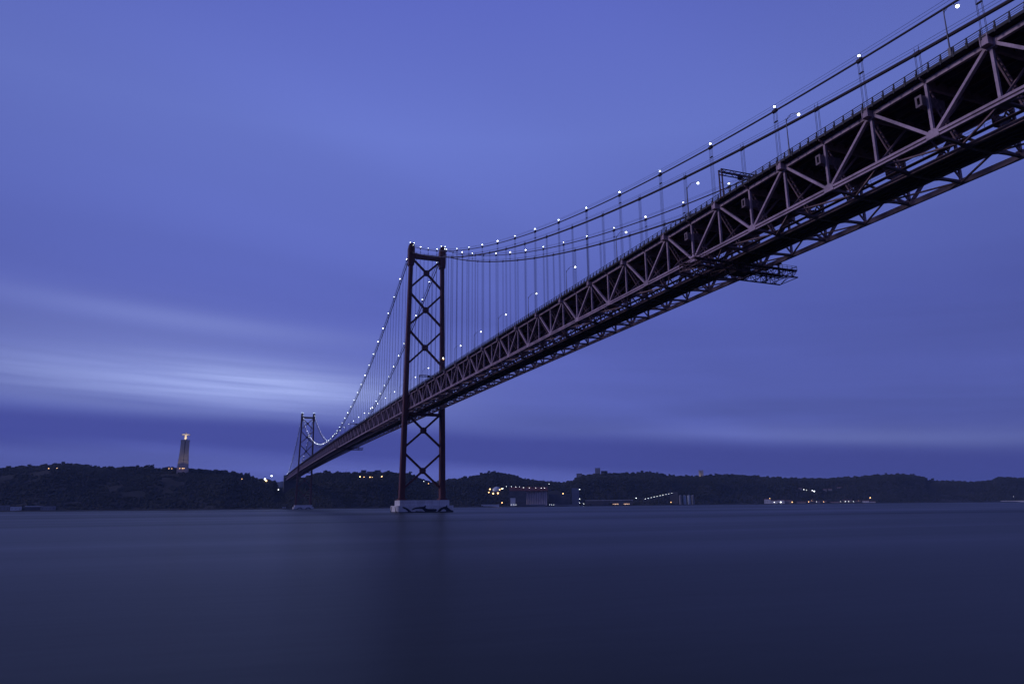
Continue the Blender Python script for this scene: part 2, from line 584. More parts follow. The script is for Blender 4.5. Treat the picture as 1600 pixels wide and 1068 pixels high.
def make_hills():
    bs_ = np.linspace(bearing(-520), bearing(2100), 620)
    ts = np.concatenate([[-.06, -.01], np.linspace(0, 1, 42), np.linspace(1.03, 3.2, 18)])
    B, T = np.meshgrid(bs_, ts, indexing="ij")
    RS = shore_r(B); R = RS + T * (crest_r(B) - RS)
    Z = ground(B, R)
    X = CAM.x + np.sin(B) * R; Y = CAM.y + np.cos(B) * R
    V = np.stack([X, Y, Z], -1).reshape(-1, 3)
    n, k = B.shape
    i = np.arange(n - 1)[:, None] * k + np.arange(k - 1)[None]
    F = np.stack([i, i + k, i + k + 1, i + 1], -1).reshape(-1, 4)
    me = bpy.data.meshes.new("hills")
    me.from_pydata(V.tolist(), [], F[:, ::-1].tolist())
    me.materials.append(M_HILL)
    me.shade_smooth()
    tag(link("hills", me), "dark wooded hills along the far shore", kind="structure")
    # farther ridges that show in the gaps
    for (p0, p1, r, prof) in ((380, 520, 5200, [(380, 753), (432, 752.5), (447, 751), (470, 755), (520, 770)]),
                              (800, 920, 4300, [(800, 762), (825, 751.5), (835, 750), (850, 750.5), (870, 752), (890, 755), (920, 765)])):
        xs = np.linspace(p0, p1, 60); ys = np.interp(xs, [p for p, _ in prof], [q for _, q in prof])
        V = []; F = []
        for j, (x, y) in enumerate(zip(xs, ys)):
            for q, (rr, fz) in enumerate(((r - 700, 0), (r - 350, .62), (r - 120, .92), (r, 1), (r + 400, .8), (r + 900, .2))):
                P = at(x, y, r); b = bearing(x)
                z = P.z * fz + (0 if q in (0, 3) else 6 * math.sin(j * 1.3 + q)) + (2.5 * math.sin(j * 2.1) + 2 * math.sin(j * 5.3) if q == 3 else 0)
                V.append((CAM.x + math.sin(b) * rr, CAM.y + math.cos(b) * rr, max(z, -1)))
        for j in range(len(xs) - 1):
            for q in range(5):
                a = j * 6 + q
                F.append((a, a + 1, a + 7, a + 6))
        me = bpy.data.meshes.new("distant_ridge")
        me.from_pydata(V, [], F)
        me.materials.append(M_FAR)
        me.shade_smooth()
        tag(link("distant_ridge", me), "pale far ridge showing behind the nearer hills", kind="structure")


make_hills()

# icosahedron for foliage clumps
_p = (1 + 5 ** .5) / 2
ICO_V = np.array([(-1, _p, 0), (1, _p, 0), (-1, -_p, 0), (1, -_p, 0), (0, -1, _p), (0, 1, _p), (0, -1, -_p), (0, 1, -_p), (_p, 0, -1), (_p, 0, 1), (-_p, 0, -1), (-_p, 0, 1)]) / 1.902
ICO_F = np.array([(0, 11, 5), (0, 5, 1), (0, 1, 7), (0, 7, 10), (0, 10, 11), (1, 5, 9), (5, 11, 4), (11, 10, 2), (10, 7, 6), (7, 1, 8), (3, 9, 4), (3, 4, 2), (3, 2, 6), (3, 6, 8), (3, 8, 9), (4, 9, 5), (2, 4, 11), (6, 2, 10), (8, 6, 7), (9, 8, 1)])


def clumps(C, Rr, flat=1.0, jit=0.3):
    n = len(C)
    v = ICO_V[None] * (1 + jit * (nrg.rand(n, 12, 1) - .5) * 2)
    a = nrg.rand(n) * 6.28
    ca_, sa_ = np.cos(a)[:, None], np.sin(a)[:, None]
    x = v[..., 0] * ca_ - v[..., 1] * sa_; y = v[..., 0] * sa_ + v[..., 1] * ca_
    v = np.stack([x, y, v[..., 2] * flat], -1) * Rr[:, None, None] + C[:, None, :]
    f = ICO_F[None] + (np.arange(n) * 12)[:, None, None]
    return v.reshape(-1, 3), f.reshape(-1, 3)


def make_woods():
    n = 46000
    b = bearing(-60) + nrg.rand(n) * (bearing(1680) - bearing(-60))
    t = nrg.rand(n) ** .8
    t = np.where(nrg.rand(n) < .18, .93 + .14 * nrg.rand(n), .05 + t * .95)
    keep = vnoise(b * 2000 / 90, t * 5, 21) + .5 * vnoise(b * 2000 / 30, t * 11, 22) > .33
    b = b[keep]; t = t[keep]; n = len(b)
    r = shore_r(b) + t * (crest_r(b) - shore_r(b))
    rad = (1.7 + 2.0 * nrg.rand(n) ** 1.5) * np.where(t > .9, 1 + 1.5 * nrg.rand(n) ** 3, 1)
    z = ground(b, r) + rad * .35
    C = np.stack([CAM.x + np.sin(b) * r, CAM.y + np.cos(b) * r, z], -1)
    ok = ~((np.abs(C[:, 0]) < 20) & (C[:, 1] < 1520) & (C[:, 2] > 52))
    v, f = clumps(C[ok], rad[ok], .95, .35)
    me = bpy.data.meshes.new("woodland")
    me.from_pydata(v.tolist(), [], f.tolist())
    me.materials.append(M_LEAF)
    tag(link("woodland", me), "dark scrub and trees covering the far hillsides", kind="stuff")


make_woods()


def make_trees():
    protos = []
    for q in range(4):
        root = empty("hill_tree")
        h = 5.5 + 1.2 * q
        tr = MB().tube([(0, 0, -2), (.1, .1, h * .35), (.0, .2, h * .62)], .34, 6, .14)
        for k in range(3):
            a = k * 2.1 + q
            tr.tube([(0, .1, h * .42), (math.cos(a) * 1.2, math.sin(a) * 1.2, h * .68)], .14, 5, .05)
        tr.build("trunk", M_BARK, root)
        m_ = 26
        th = nrg.rand(m_) * 6.28; rr = (1.1 + .35 * q) * np.sqrt(nrg.rand(m_)) * 1.5
        C = np.stack([np.cos(th) * rr, np.sin(th) * rr, h * (.58 + .42 * nrg.rand(m_)) - rr * .25], -1)
        v, f = clumps(C, .55 + .75 * nrg.rand(m_), .8, .4)
        me = bpy.data.meshes.new("crown")
        me.from_pydata(v.tolist(), [], f.tolist())
        me.materials.append(M_LEAF)
        link("crown", me, root)
        protos.append(root)
    spots = [12, 33, 45, 70, 77, 83, 97, 140, 148, 214, 229, 236, 318, 352, 377, 388, 401, 492, 508, 527, 553, 607, 628, 641, 722, 752, 764, 773, 791, 899, 911, 947, 972, 1003, 1016, 1027,
             1046, 1072, 1118, 1136, 1171, 1226, 1362, 1384, 1412, 1427, 1456, 1487]
    for i, px in enumerate(spots):
        q = i % 4
        o = protos[q] if i < 4 else copy_tree(protos[q])
        b = bearing(px, 738); r = float(crest_r(b)) - 4
        o.location = (CAM.x + math.sin(b) * r, CAM.y + math.cos(b) * r, float(ground(b, r)) - .3)
        o.rotation_euler = (0, 0, i * 1.7)
        s = 1.15 + .9 * rng.random()
        o.scale = (s, s, s * (.85 + .3 * rng.random()))
        where = "the left hill that carries the monument" if px < 432 else ("the hill behind the near tower" if px < 715 else ("the hill above the terminal" if px < 890 else "the long hill at the right"))
        tag(o, "small dark tree standing on the skyline of " + where, "tree", "trees on " + where)


make_trees()

# ------------------------------------------------------------------ the damp air over the river
def make_haze():
    m = bpy.data.materials.new("river_haze")
    m.use_nodes = True
    t = m.node_tree
    t.nodes.clear()
    v = N(t, "ShaderNodeVolumePrincipled")
    v.inputs["Color"].default_value = (.46, .64, 1.0, 1)
    v.inputs["Density"].default_value = HAZE
    o = N(t, "ShaderNodeOutputMaterial")
    t.links.new(v.outputs[0], o.inputs["Volume"])
    b = MB().box(-15000, 15000, -15000, 15000, -10, 330).build("haze", m)
    tag(b, "thin blue dawn haze over the river", kind="stuff")


HAZE = 4.2e-5
make_haze()

# ------------------------------------------------------------------ the suspension bridge
P = 22.807738                 # spacing of the truss panels
Y1 = -417.5928                # a panel point
HW = 10.598                   # truss planes at +-HW
DEP = 9.864                   # chord to chord
MAIN = 1012.88
YA, YB = Y1 - 3.5 * P, 1497.0
CX = 11.6                     # cable planes


def zt(y): return 79.745 + 0.012274 * y - 7.0404e-6 * y * y


def zb(y): return zt(y) - DEP


def cab_up(y):
    if y <= 0: return 189.5 + .43150 * y + 4.2279e-4 * y * y
    if y >= MAIN: return cab_up(MAIN - y)
    u = (y - MAIN / 2) / (MAIN / 2)
    return 89.6 + (189.5 - 89.6) * u * u


def cab_lo(y):
    if y <= 0: return 185.0 + .42300 * y + 3.985e-4 * y * y
    if y >= MAIN: return cab_lo(MAIN - y)
    u = (y - MAIN / 2) / (MAIN / 2)
    return 87.0 + (185.0 - 87.0) * u * u


BR = empty("suspension_bridge")
tag(BR, "long red steel suspension bridge crossing the river from upper right to far shore", "bridge")
KN = 26                        # panels drawn piece by piece (the rest are only a few pixels long)
KA, KZ = -3, int((YB - Y1) // P)


def node(x, k, top):
    y = Y1 + P * k
    return Vector((x, y, zt(y) if top else zb(y)))


# one mesh for every kind of steel piece
ME_CH = MB().beam((0, 0, 0), (0, 1, 0), .62, .78).mesh("top_chord", M_TRUSS)
_m = MB().beam((0, 0, .22), (0, 1, .22), .62, .42)
_m.beam((.14, 0, -.13), (.14, 1, -.13), .26, .30); _m.beam((0, 0, -.44), (0, 1, -.44), .62, .34)
ME_CB = _m.mesh("bottom_chord", M_TRUSS)
ME_DI = MB().beam((0, 0, 0), (0, 1, 0), .50, .66).mesh("truss_diagonal", M_TRUSS)
ME_DS = MB().beam((0, 0, 0), (0, 1, 0), .46, .50).mesh("truss_diagonal", M_TRUSS)
ME_VE = MB().beam((0, 0, 0), (0, 1, 0), .46, .50).mesh("truss_post", M_TRUSS)


def ladder(w, L, n, bar=.10, th=.3):
    """two flanges joined by batten plates, unit length along Y"""
    m = MB()
    for s in (-1, 1): m.beam((s * w / 2, 0, 0), (s * w / 2, 1, 0), bar * 1.6, th, (0, 0, 1))
    for i in range(n + 1):
        y = i / n
        m.box(-w / 2, w / 2, max(0, y - .014), min(1, y + .014), -th / 2.2, th / 2.2)
    return m


ME_LAD = ladder(.95, 1, 11, .12, .26).mesh("sway_brace", M_INNER)
ME_THIN = MB().beam((0, 0, 0), (0, 1, 0), .34, .28).mesh("sway_brace", M_INNER)
ME_GUS = MB().prism([(-1.25, -.55), (1.25, -.55), (1.05, .25), (.55, .95), (-.55, .95), (-1.05, .25)], "x", -.40, .40).mesh("gusset_plate", M_TRUSS)
ME_GUT = MB().prism([(-1.3, .45), (1.3, .45), (1.15, -.2), (.6, -1.0), (-.6, -1.0), (-1.15, -.2)], "x", -.37, .37).mesh("gusset_plate", M_TRUSS)
_m = MB().box(-.66, .66, -.66, -.50, -.75, .95); _m.box(-.66, .66, .50, .66, -.75, .95); _m.box(-.56, .56, -.5, .5, -.6, .85); _m.box(-.62, .66, -.68, .68, .95, 1.05)
ME_HUB = _m.mesh("hanger_bracket", M_TRUSS)
# floor beams: fish-bellied across the bottom, deep plate under the road
fb = [(-HW + .3, -.30), (-7.2, -.32), (-5.0, -.48), (-3.4, -.86), (3.4, -.86), (5.0, -.48), (7.2, -.32), (HW - .3, -.30), (HW - .3, .30), (5, .10), (2.8, -.18), (-2.8, -.18), (-5, .10), (-HW + .3, .30)]
_m = MB().prism(fb, "y", -.07, .07)
lo = fb[:8]
_m.prism([(x, z - .08) for x, z in lo] + [(x, z) for x, z in lo[::-1]], "y", -.3, .3)
ME_FB = _m.mesh("floor_beam", M_INNER)
_m = MB().box(-HW + .3, HW - .3, -.08, .08, -1.15, .56); _m.box(-HW + .3, HW - .3, -.25, .25, -1.25, -1.15)
for s in (-1, 1):
    _m.prism([(s * (HW + .35), .56), (s * 12.0, .56), (s * 12.0, .40), (s * (HW + .35), -.25)], "y", -.1, .1)
ME_TB = _m.mesh("cross_girder", M_INNER)


def members():
    far_mesh = MB(); far_in = MB()
    for k in range(KA, KZ):
        near = k < KN
        for s in (-1, 1):
            x = s * HW
            for half in (0, .5):                     # chords, half a panel each
                pass
            t0, t1 = node(x, k, 1), node(x, k + 1, 1)
            b0, bm_, b1 = node(x, k, 0), node(x, k + .5, 0), node(x, k + 1, 0)
            tm = node(x, k + .5, 1)
            if near:
                link("top_chord", ME_CH, BR, mtx=span(t0, t1))
                link("bottom_chord", ME_CB, BR, mtx=span(b0, b1) @ Matrix.Diagonal((1 if s < 0 else -1, 1, 1, 1)))
                link("truss_diagonal", ME_DI, BR, mtx=span(t0 + Vector((0, .8, -.45)), bm_ + Vector((0, -.7, .45)), (1, 0, 0)))
                link("truss_diagonal", ME_DI, BR, mtx=span(bm_ + Vector((0, .7, .45)), t1 + Vector((0, -.8, -.45)), (1, 0, 0)))
                link("truss_post", ME_VE, BR, mtx=span(t0 + Vector((0, 0, -.39)), b0 + Vector((0, 0, .41)), (1, 0, 0)))
                link("truss_post", ME_VE, BR, mtx=span(tm + Vector((0, 0, -.39)), bm_ + Vector((0, 0, .41)), (1, 0, 0)))
                link("gusset_plate", ME_GUS, BR, loc=bm_)
                link("gusset_plate", ME_GUT, BR, loc=t0)
                h = link("hanger_bracket", ME_HUB, BR, loc=t0 + Vector((s * .95, 0, 0)))
                if s > 0: h.rotation_euler = (0, 0, math.pi)
            else:
                far_mesh.beam(t0, t1, .62, .78); far_mesh.beam(b0, b1, .62, .9)
                for a, b in ((t0, bm_), (bm_, t1)): far_mesh.beam(a, b, .66, .5, (1, 0, 0))
                for a, b in ((t0, b0), (tm, bm_)): far_mesh.beam(a, b, .5, .46, (1, 0, 0))
        for hf in (0, .5):
            y = Y1 + P * (k + hf)
            if near:
                link("floor_beam", ME_FB, BR, loc=(0, y, zb(y)))
                link("cross_girder", ME_TB, BR, loc=(0, y, zt(y)))
                for s in (-1, 1):
                    link("sway_brace", ME_LAD, BR, mtx=span((s * (HW - .5), y + .35, zt(y) - .9), (s * 4.2, y + .35, zb(y) + .0), (0, 1, 0)))
                    link("sway_brace", ME_THIN, BR, mtx=span((s * (HW - .5), y - .3, zb(y) + .5), (s * 2.2, y - .3, zt(y) - 1.1), (0, 1, 0)))
            else:
                far_in.box(-HW, HW, y - .1, y + .1, zb(y) - .3, zb(y) + .3); far_in.box(-3.4, 3.4, y - .1, y + .1, zb(y) - .86, zb(y) - .3)
                far_in.box(-12.4, 12.4, y - .1, y + .1, zt(y) - 1.0, zt(y) + .38)
                for s in (-1, 1): far_in.beam((s * HW, y, zt(y) - .5), (s * 5, y, zb(y)), .6, .5, (0, 1, 0))
    o = far_mesh.build("truss_lattice", M_TRUSS, BR)
    tag(o, "far run of the stiffening truss, too small to pick its bars apart", kind="stuff")
    o = far_in.build("deck_framing", M_STEEL, BR)
    tag(o, "far run of the framing under the decks", kind="stuff")


members()


def sweep(name, prof, material, parent=BR, y0=YA, y1=YB, step=P, zf=zt):
    """a solid of constant section swept along the deck line"""
    m = MB(); n = len(prof); k = max(1, int(round((y1 - y0) / step)))
    ys = [y0 + (y1 - y0) * i / k for i in range(k + 1)]
    vs_ = [(px, y, zf(y) + pz) for y in ys for px, pz in prof]
    fs = [tuple(range(n)), tuple(k * n + i for i in range(n - 1, -1, -1))]
    for j in range(k):
        for i in range(n):
            i2 = (i + 1) % n
            fs.append((j * n + i, (j + 1) * n + i, (j + 1) * n + i2, j * n + i2))
    m.add(vs_, fs)
    return m.build(name, material, parent)


def rect(x0, x1, z0, z1): return [(x0, z0), (x1, z0), (x1, z1), (x0, z1)]


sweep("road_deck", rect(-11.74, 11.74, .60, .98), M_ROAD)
for s in (-1, 1):
    a, b = sorted((s * 11.742, s * 12.14))
    sweep("walkway_edge", rect(a, b, .68, 1.20), M_FASCIA)
    a, b = sorted((s * 8.9, s * 9.15))
    sweep("road_barrier", rect(a, b, .98, 1.75), M_STEEL)
for x in (-8.2, -5.4, -2.6, 0.2, 2.6, 5.4, 8.2):
    sweep("road_stringer", rect(x - .16, x + .16, -.20, .598), M_STEEL)
# railway level inside the truss
for s in (-1, 1):
    a, b = sorted((s * 2.86, s * 3.16))
    sweep("rail_girder", rect(a, b, -.94, -.20), M_INNER, zf=zb)
    a, b = sorted((s * 2.7, s * 3.36))
    sweep("girder_flange", rect(a, b, -1.02, -.942), M_INNER, zf=zb)
    for q in (.8, 2.1):
        a, b = sorted((s * (q - .2), s * (q + .2)))
        sweep("rail_stringer", rect(a, b, -.80, -.402), M_STEEL, zf=zb)
    a, b = sorted((s * 3.85, s * 4.9))
    sweep("service_walkway", rect(a, b, .0, .09), M_STEEL, zf=zb)
    sweep("service_handrail", rect(s * 4.86 - .03, s * 4.86 + .03, 1.03, 1.09), M_STEEL, zf=zb)
    sweep("service_handrail", rect(s * 4.86 - .025, s * 4.86 + .025, .56, .60), M_STEEL, zf=zb)
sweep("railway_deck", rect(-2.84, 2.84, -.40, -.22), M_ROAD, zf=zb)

# bracing in the plane of the bottom chords
ME_LB = MB().beam((0, 0, 0), (0, 1, 0), .34, .26).mesh("lateral_brace", M_INNER)
for k in range(KA, KN):
    for s in (-1, 1):
        for (x0, k0, x1, k1) in ((HW - .4, k, 4.0, k + .5), (4.0, k + .5, HW - .4, k + 1)):
            a = node(s * x0, k0, 0); b = node(s * x1, k1, 0)
            link("lateral_brace", ME_LB, BR, mtx=span(a + Vector((0, 0, -.1)), b + Vector((0, 0, -.45))))
# service walkway posts in one part per run
mb = MB()
for k in range(KA * 4, KN * 4):
    y = Y1 + P * k / 4 + 1.1
    for s in (-1, 1):
        mb.beam((s * 4.86, y, zb(y) + .09), (s * 4.86, y, zb(y) + 1.06), .06, .06)
tag(mb.build("handrail_posts", M_STEEL, BR), kind="stuff")

# railing along both edges of the road
for s in (-1, 1):
    x = s * 11.95
    sweep("top_rail", rect(x - .06, x + .06, 2.30, 2.40), M_FASCIA)
    for z in (1.58, 1.90): sweep("lower_rail", rect(x - .03, x + .03, z, z + .05), M_FASCIA)
ME_RP = MB().box(-.09, .09, -.10, .10, 0, 1.20).add(*MB().box(-.30, -.19, -.13, .13, -.75, .35).__dict__.values()).mesh("railing_post", M_FASCIA)
rest = MB(); n_post = 0
k = KA * 10
while True:
    y = Y1 + P * k / 10 + .4
    if y > YB - 2: break
    if y < -20 and n_post < 290:
        o = link("railing_post", ME_RP, BR, loc=(-11.95, y, zt(y) + 1.20)); n_post += 1
    else:
        rest.box(-12.03, -11.87, y - .09, y + .09, zt(y) + 1.2, zt(y) + 2.38)
    rest.box(11.87, 12.03, y - .09, y + .09, zt(y) + 1.2, zt(y) + 2.38)
    k += 1
tag(rest.build("railing_posts", M_FASCIA, BR), kind="stuff")

# stub beams that stand through the truss between panel points near the shore end
_m = MB()
_m.box(-1.35, 4.2, -.50, -.40, -.95, .85); _m.box(-1.35, 4.2, .40, .50, -.95, .85)
_m.box(-1.35, 4.2, -.40, .40, .62, .85); _m.box(-1.35, 4.2, -.40, .40, -.95, -.72)
_m.box(-1.45, -1.35, -.62, -.26, -1.05, .95); _m.box(-1.45, -1.35, .26, .62, -1.05, .95)
_m.box(-1.45, -1.35, -.26, .26, .58, .95); _m.box(-1.45, -1.35, -.26, .26, -1.05, -.68)
for q in range(5): _m.box(-.6 + q * 1.05, -.45 + q * 1.05, -.56, .56, -1.0, .9)
ME_OUT = _m.mesh("damper_beam", M_DAMP)
for k in (-1.5, -.5, .5, 1.5, 2.5, 3.5):
    for s in (-1, 1):
        p = node(s * HW, k, 1) + Vector((0, .75, -3.4))
        o = link("damper_beam", ME_OUT, BR, loc=p)
        if s > 0: o.rotation_euler = (0, 0, math.pi)


# ---- cables
def cable_mesh(x, zf, r, n=8):
    ys = []
    y = -460.0
    while y < MAIN + 484: ys.append(y); y += 6.0
    ys += [0.0, MAIN]; ys = sorted(set(ys))
    return MB().tube([(x, yy, zf(yy)) for yy in ys], r, n), ys


for s in (-1, 1):
    for zf, r, lab in ((cab_up, .20, "thin upper cable carrying small lights"), (cab_lo, .32, "thick lower cable without lights")):
        m, ys = cable_mesh(s * CX, zf, r)
        c = m.build("main_cable", M_CABLE, BR)
        c["label"] = lab
        for dxx in (-.42, .42):
            MB().tube([(s * CX + dxx, yy, zf(yy) + 1.15) for yy in ys], .035, 4).build("hand_rope", M_CABLE, c)

# ---- hangers: four ropes each, clamp on the cable, collar just below it
_m = MB()
for sx in (-1, 1):
    for sy in (-1, 1): _m.beam((sx * .15, sy * .42, 0), (sx * .15, sy * .42, 1), .05, .05, (0, 1, 0))
ME_ROPE = _m.mesh("hanger", M_CABLE)
_m = MB().tube([(0, -.55, 0), (0, .55, 0)], .42, 8)
for sy in (-.42, .42): _m.box(-.03, .03, sy - .03, sy + .03, .3, 1.25)
ME_CLAMP = _m.mesh("cable_clamp", M_CABLE)
ME_COLL = MB().box(-.20, .20, -.48, .48, -.06, .06).mesh("hanger_collar", M_CABLE)
_hang = []
for zf, off in ((cab_up, 0.0), (cab_lo, .5)):
    for k in range(-1, KZ + 1):
        y = Y1 + P * (k + off)
        zc_ = zf(y); zd = zt(y) + .5
        if zc_ - zd < 1.6 or abs(y) < 6 or abs(y - MAIN) < 6: continue
        for s in (-1, 1): _hang.append((y, s, zd, zc_, zf is cab_up))
_hang.sort(key=lambda h: h[0])
rest = MB()
for i, (y, s, zd, zc_, up_) in enumerate(_hang):
    if i < 290:
        o = link("hanger", ME_ROPE, BR, mtx=Matrix.Translation((s * CX, y, zd)) @ Matrix.Diagonal((1, 1, zc_ - zd, 1)))
        if y < 100:
            c = link("cable_clamp", ME_CLAMP, o)
            c.matrix_parent_inverse = o.matrix_basis.inverted()
            c.location = (s * CX, y, zc_)
            if up_:
                c = link("hanger_collar", ME_COLL, o)
                c.matrix_parent_inverse = o.matrix_basis.inverted()
                c.location = (s * CX, y, zc_ - 2.6)
    else:
        for sy in (-.42, .42): rest.beam((s * CX, y + sy, zd), (s * CX, y + sy, zc_), .07, .06, (0, 1, 0))
tag(rest.build("far_hangers", M_CABLE, BR), kind="stuff")


# ---- towers
def legx(z): return 14.115 + (11.54 - 14.115) * (z - 8.1) / (190.9 - 8.1)


def make_tower(y0, lab):
    T = empty("tower", (0, y0, 0), 0, BR)
    T["label"] = lab
    # legs: cruciform box columns that taper
    levels = [7.9, 20, 38, 56, 74, 92, 112, 132, 152, 174.5]
    for s in (-1, 1):
        m = MB(); prev = None; vs_ = []; fs = []
        for z in levels:
            w = 1.78 + (1.22 - 1.78) * (z - 8) / 150 if z < 158 else 1.22
            d = 2.9 - .5 * (z - 8) / 170
            c = .42
            plan = [(-w + c, -d), (w - c, -d), (w - c, -d + c), (w, -d + c), (w, d - c), (w - c, d - c), (w - c, d), (-w + c, d), (-w + c, d - c), (-w, d - c), (-w, -d + c), (-w + c, -d + c)]
            vs_ += [(s * legx(z) + px, py, z) for px, py in plan]
        n = 12
        for j in range(len(levels) - 1):
            for i in range(n):
                i2 = (i + 1) % n
                fs.append((j * n + i, j * n + i2, (j + 1) * n + i2, (j + 1) * n + i))
        fs += [tuple(range(n))[::-1], tuple((len(levels) - 1) * n + i for i in range(n))]
        m.add(vs_, fs)
        leg = m.build("tower_leg", M_TOWER, T)
        rib = MB()
        for z in np.arange(16, 172, 8.9):       # splice plates, and a rib up the middle of the faces
            w = 1.78 + (1.22 - 1.78) * (z - 8) / 150 if z < 158 else 1.22
            d = 2.9 - .5 * (z - 8) / 170
            x = s * legx(z)
            for yy in (-d - .05, d - .05): rib.box(x - w + .5, x + w - .5, yy, yy + .10, z - .35, z + .35)
        for yy in (-1, 1):
            rib.beam((s * legx(9), yy * 2.96, 9), (s * legx(172), yy * 2.47, 172), .34, .16, (0, 1, 0))
        rib.build("splice_plates", M_TOWER, leg)
        # head with the cable saddles
        h = MB()
        xh = s * legx(183)
        h.prism([(-1.9, 174.5), (1.9, 174.5), (2.15, 178), (2.15, 187.6), (1.5, 190.6), (-1.5, 190.6), (-2.15, 187.6), (-2.15, 178)], "y", -2.6, 2.6)
        h.v = [(x + xh, y, z) for x, y, z in h.v]
        h.box(xh - 1.2, xh + 1.2, -3.3, 3.3, 183.6, 186.6)
        h.box(xh - .9, xh + .9, -3.0, 3.0, 188.2, 190.9)
        h.build("tower_head", M_TOWER, T)
        MB().box(s * 14.1 - 2.6, s * 14.1 + 2.6, -3.8, 3.8, 7.6, 8.9).build("leg_base", M_TOWER, T)
    # portal beam
    MB().box(-legx(182) + 1.6, legx(182) - 1.6, -1.5, 1.5, 180.3, 183.6).build("portal_beam", M_TOWER, T)
    xs = [(180.0, 169.8, 158.6), (153.4, 141.8, 130.6), (126.0, 114.0, 102.2), (66.8, 55.2, 43.7), (39.3, 27.6, 15.8)]
    for zt_, zc_, zb_ in xs:
        for s in (-1, 1):
            for z in (zt_, zb_):
                xe = s * (legx(z) - 1.0)
                MB().beam((xe, 0, z), (s * .9, 0, zc_ + (1.0 if z > zc_ else -1.0)), 1.35, 1.5, (0, 1, 0)).build("cross_brace", M_TOWER, T)
        q = 2.1
        MB().prism([(-q, -.9), (-.9, -q), (.9, -q), (q, -.9), (q, .9), (.9, q), (-.9, q), (-q, .9)], "y", -.85, .85).build("brace_plate", M_TOWER, T, loc=(0, 0, zc_))
    # the brackets that carry the truss past the tower
    for s in (-1, 1):
        MB().box(*sorted((s * 11.0, s * 12.6)), -2.0, 2.0, zb(y0) - 2.6, zb(y0) - .75).build("truss_bearing", M_TOWER, T)
    MB().box(-11.4, 11.4, -1.3, 1.3, zb(y0) - 4.6, zb(y0) - 2.7).build("portal_beam", M_TOWER, T)
    return T


make_tower(0.0, "near dark red steel tower with crossed braces standing in the river")
make_tower(MAIN, "far steel tower with crossed braces near the other shore")

# end of the bridge on the far hill: anchor block and the cross wall under the deck
MB().box(-15, 15, YB - 1, YB + 26, 40, zt(YB) + 4.2).build("anchor_block", M_DARK, BR)


# ------------------------------------------------------------------ concrete piers in the water
def make_pier(y0, label, mural):
    R_ = empty("bridge_pier", (0, y0, 0))
    tag(R_, label, "pier", "concrete piers under the bridge towers")
    c = 1.2
    MB().prism([(-19.4, -11 + c), (-19.4 + c, -11), (19.4 - c, -11), (19.4, -11 + c), (19.4, 11 - c), (19.4 - c, 11), (-19.4 + c, 11), (-19.4, 11 - c)], "z", -8, 4.4).build("lower_tier", M_CONC, R_)
    MB().box(-16.9, 16.9, -8.6, 8.6, 4.4, 7.95).build("upper_tier", M_CONC, R_)
    m = MB()
    for x in np.arange(-15, 15.1, 5): m.box(x - .05, x + .05, -8.63, -8.58, 4.6, 7.9)
    m.box(-16.9, 16.9, -8.62, -8.58, 6.1, 6.2)
    m.build("form_joints", M_GREY, R_)
    MB().prism([(-19.45, -11 + c), (-19.4 + c, -11.05), (19.4 - c, -11.05), (19.45, -11 + c), (19.45, 11 - c), (19.4 - c, 11.05), (-19.4 + c, 11.05), (-19.45, 11 - c)], "z", -1, .45).build("tide_line", M_PAINT, R_)
    U = lambda p: ((p[0] / 11.867 - 59.7) * .388, (80.0 - p[1] / 11.867) * .40)
    shapes = [
        [(228, 838), (262, 842), (305, 856), (352, 880), (395, 915), (415, 947), (352, 947), (332, 918), (300, 890), (262, 872), (240, 860)],
        [(420, 892), (455, 868), (510, 852), (580, 844), (640, 842), (672, 836), (698, 812), (716, 822), (706, 852), (712, 872), (765, 884), (845, 884), (930, 886), (948, 914), (912, 945), (696, 947), (672, 912), (632, 884), (580, 878), (520, 882), (468, 890), (440, 905)],
        [(952, 945), (982, 900), (1024, 866), (1076, 848), (1128, 838), (1150, 812), (1164, 824), (1162, 852), (1200, 878), (1235, 908), (1290, 924), (1296, 947), (1128, 948), (1140, 918), (1112, 896), (1082, 890), (1050, 905), (1018, 934), (1006, 947)],
        [(505, 920), (560, 924), (640, 928), (660, 947), (495, 947)],
    ]
    if mural:
        for sh in shapes:
            MB().prism([(x, max(.5, z)) for x, z in map(U, sh)], "y", -11.06, -11.0).build("painted_dolphin", M_PAINT, R_)
        left = [(-10.2, .5), (-8.6, 1.4), (-7.0, 3.2), (-6.2, 3.9), (-4.6, 3.6), (-5.8, 2.8), (-6.4, 1.5), (-6.8, .5)]
        MB().prism(left, "x", -19.46, -19.38).build("painted_dolphin", M_PAINT, R_)
        MB().prism([(-y, z) for y, z in left], "x", -19.46, -19.38).build("painted_dolphin", M_PAINT, R_)
    else:
        for x0 in (-13, 3):
            pts = [(0, .5), (2, 2.0), (5, 3.4), (7.5, 3.6), (9.5, 2.6), (12, .5), (9.5, .5), (7.5, 1.8), (5, 1.9), (2.5, .5)]
            MB().prism([(x0 + x, z) for x, z in pts], "y", -11.06, -11.0).build("painted_dolphin", M_PAINT, R_)


make_pier(0.0, "wide concrete pier painted with dark dolphins under the near tower", True)
make_pier(MAIN, "small pale concrete pier under the far tower by the shore", False)


# ------------------------------------------------------------------ lights standing on the upper cables and the tower tops
def make_cable_light(globe, rad):
    root = empty("cable_light")
    m = MB().beam((0, 0, .15), (0, 0, .95), .10, .10); m.lathe([(.16, .9), (.16, 1.0)], n=8)
    m.build("bracket", M_POLE, root)
    MB().ball((0, 0, 1.15), rad, 10, 6).build("lamp_globe", globe, root)
    return root


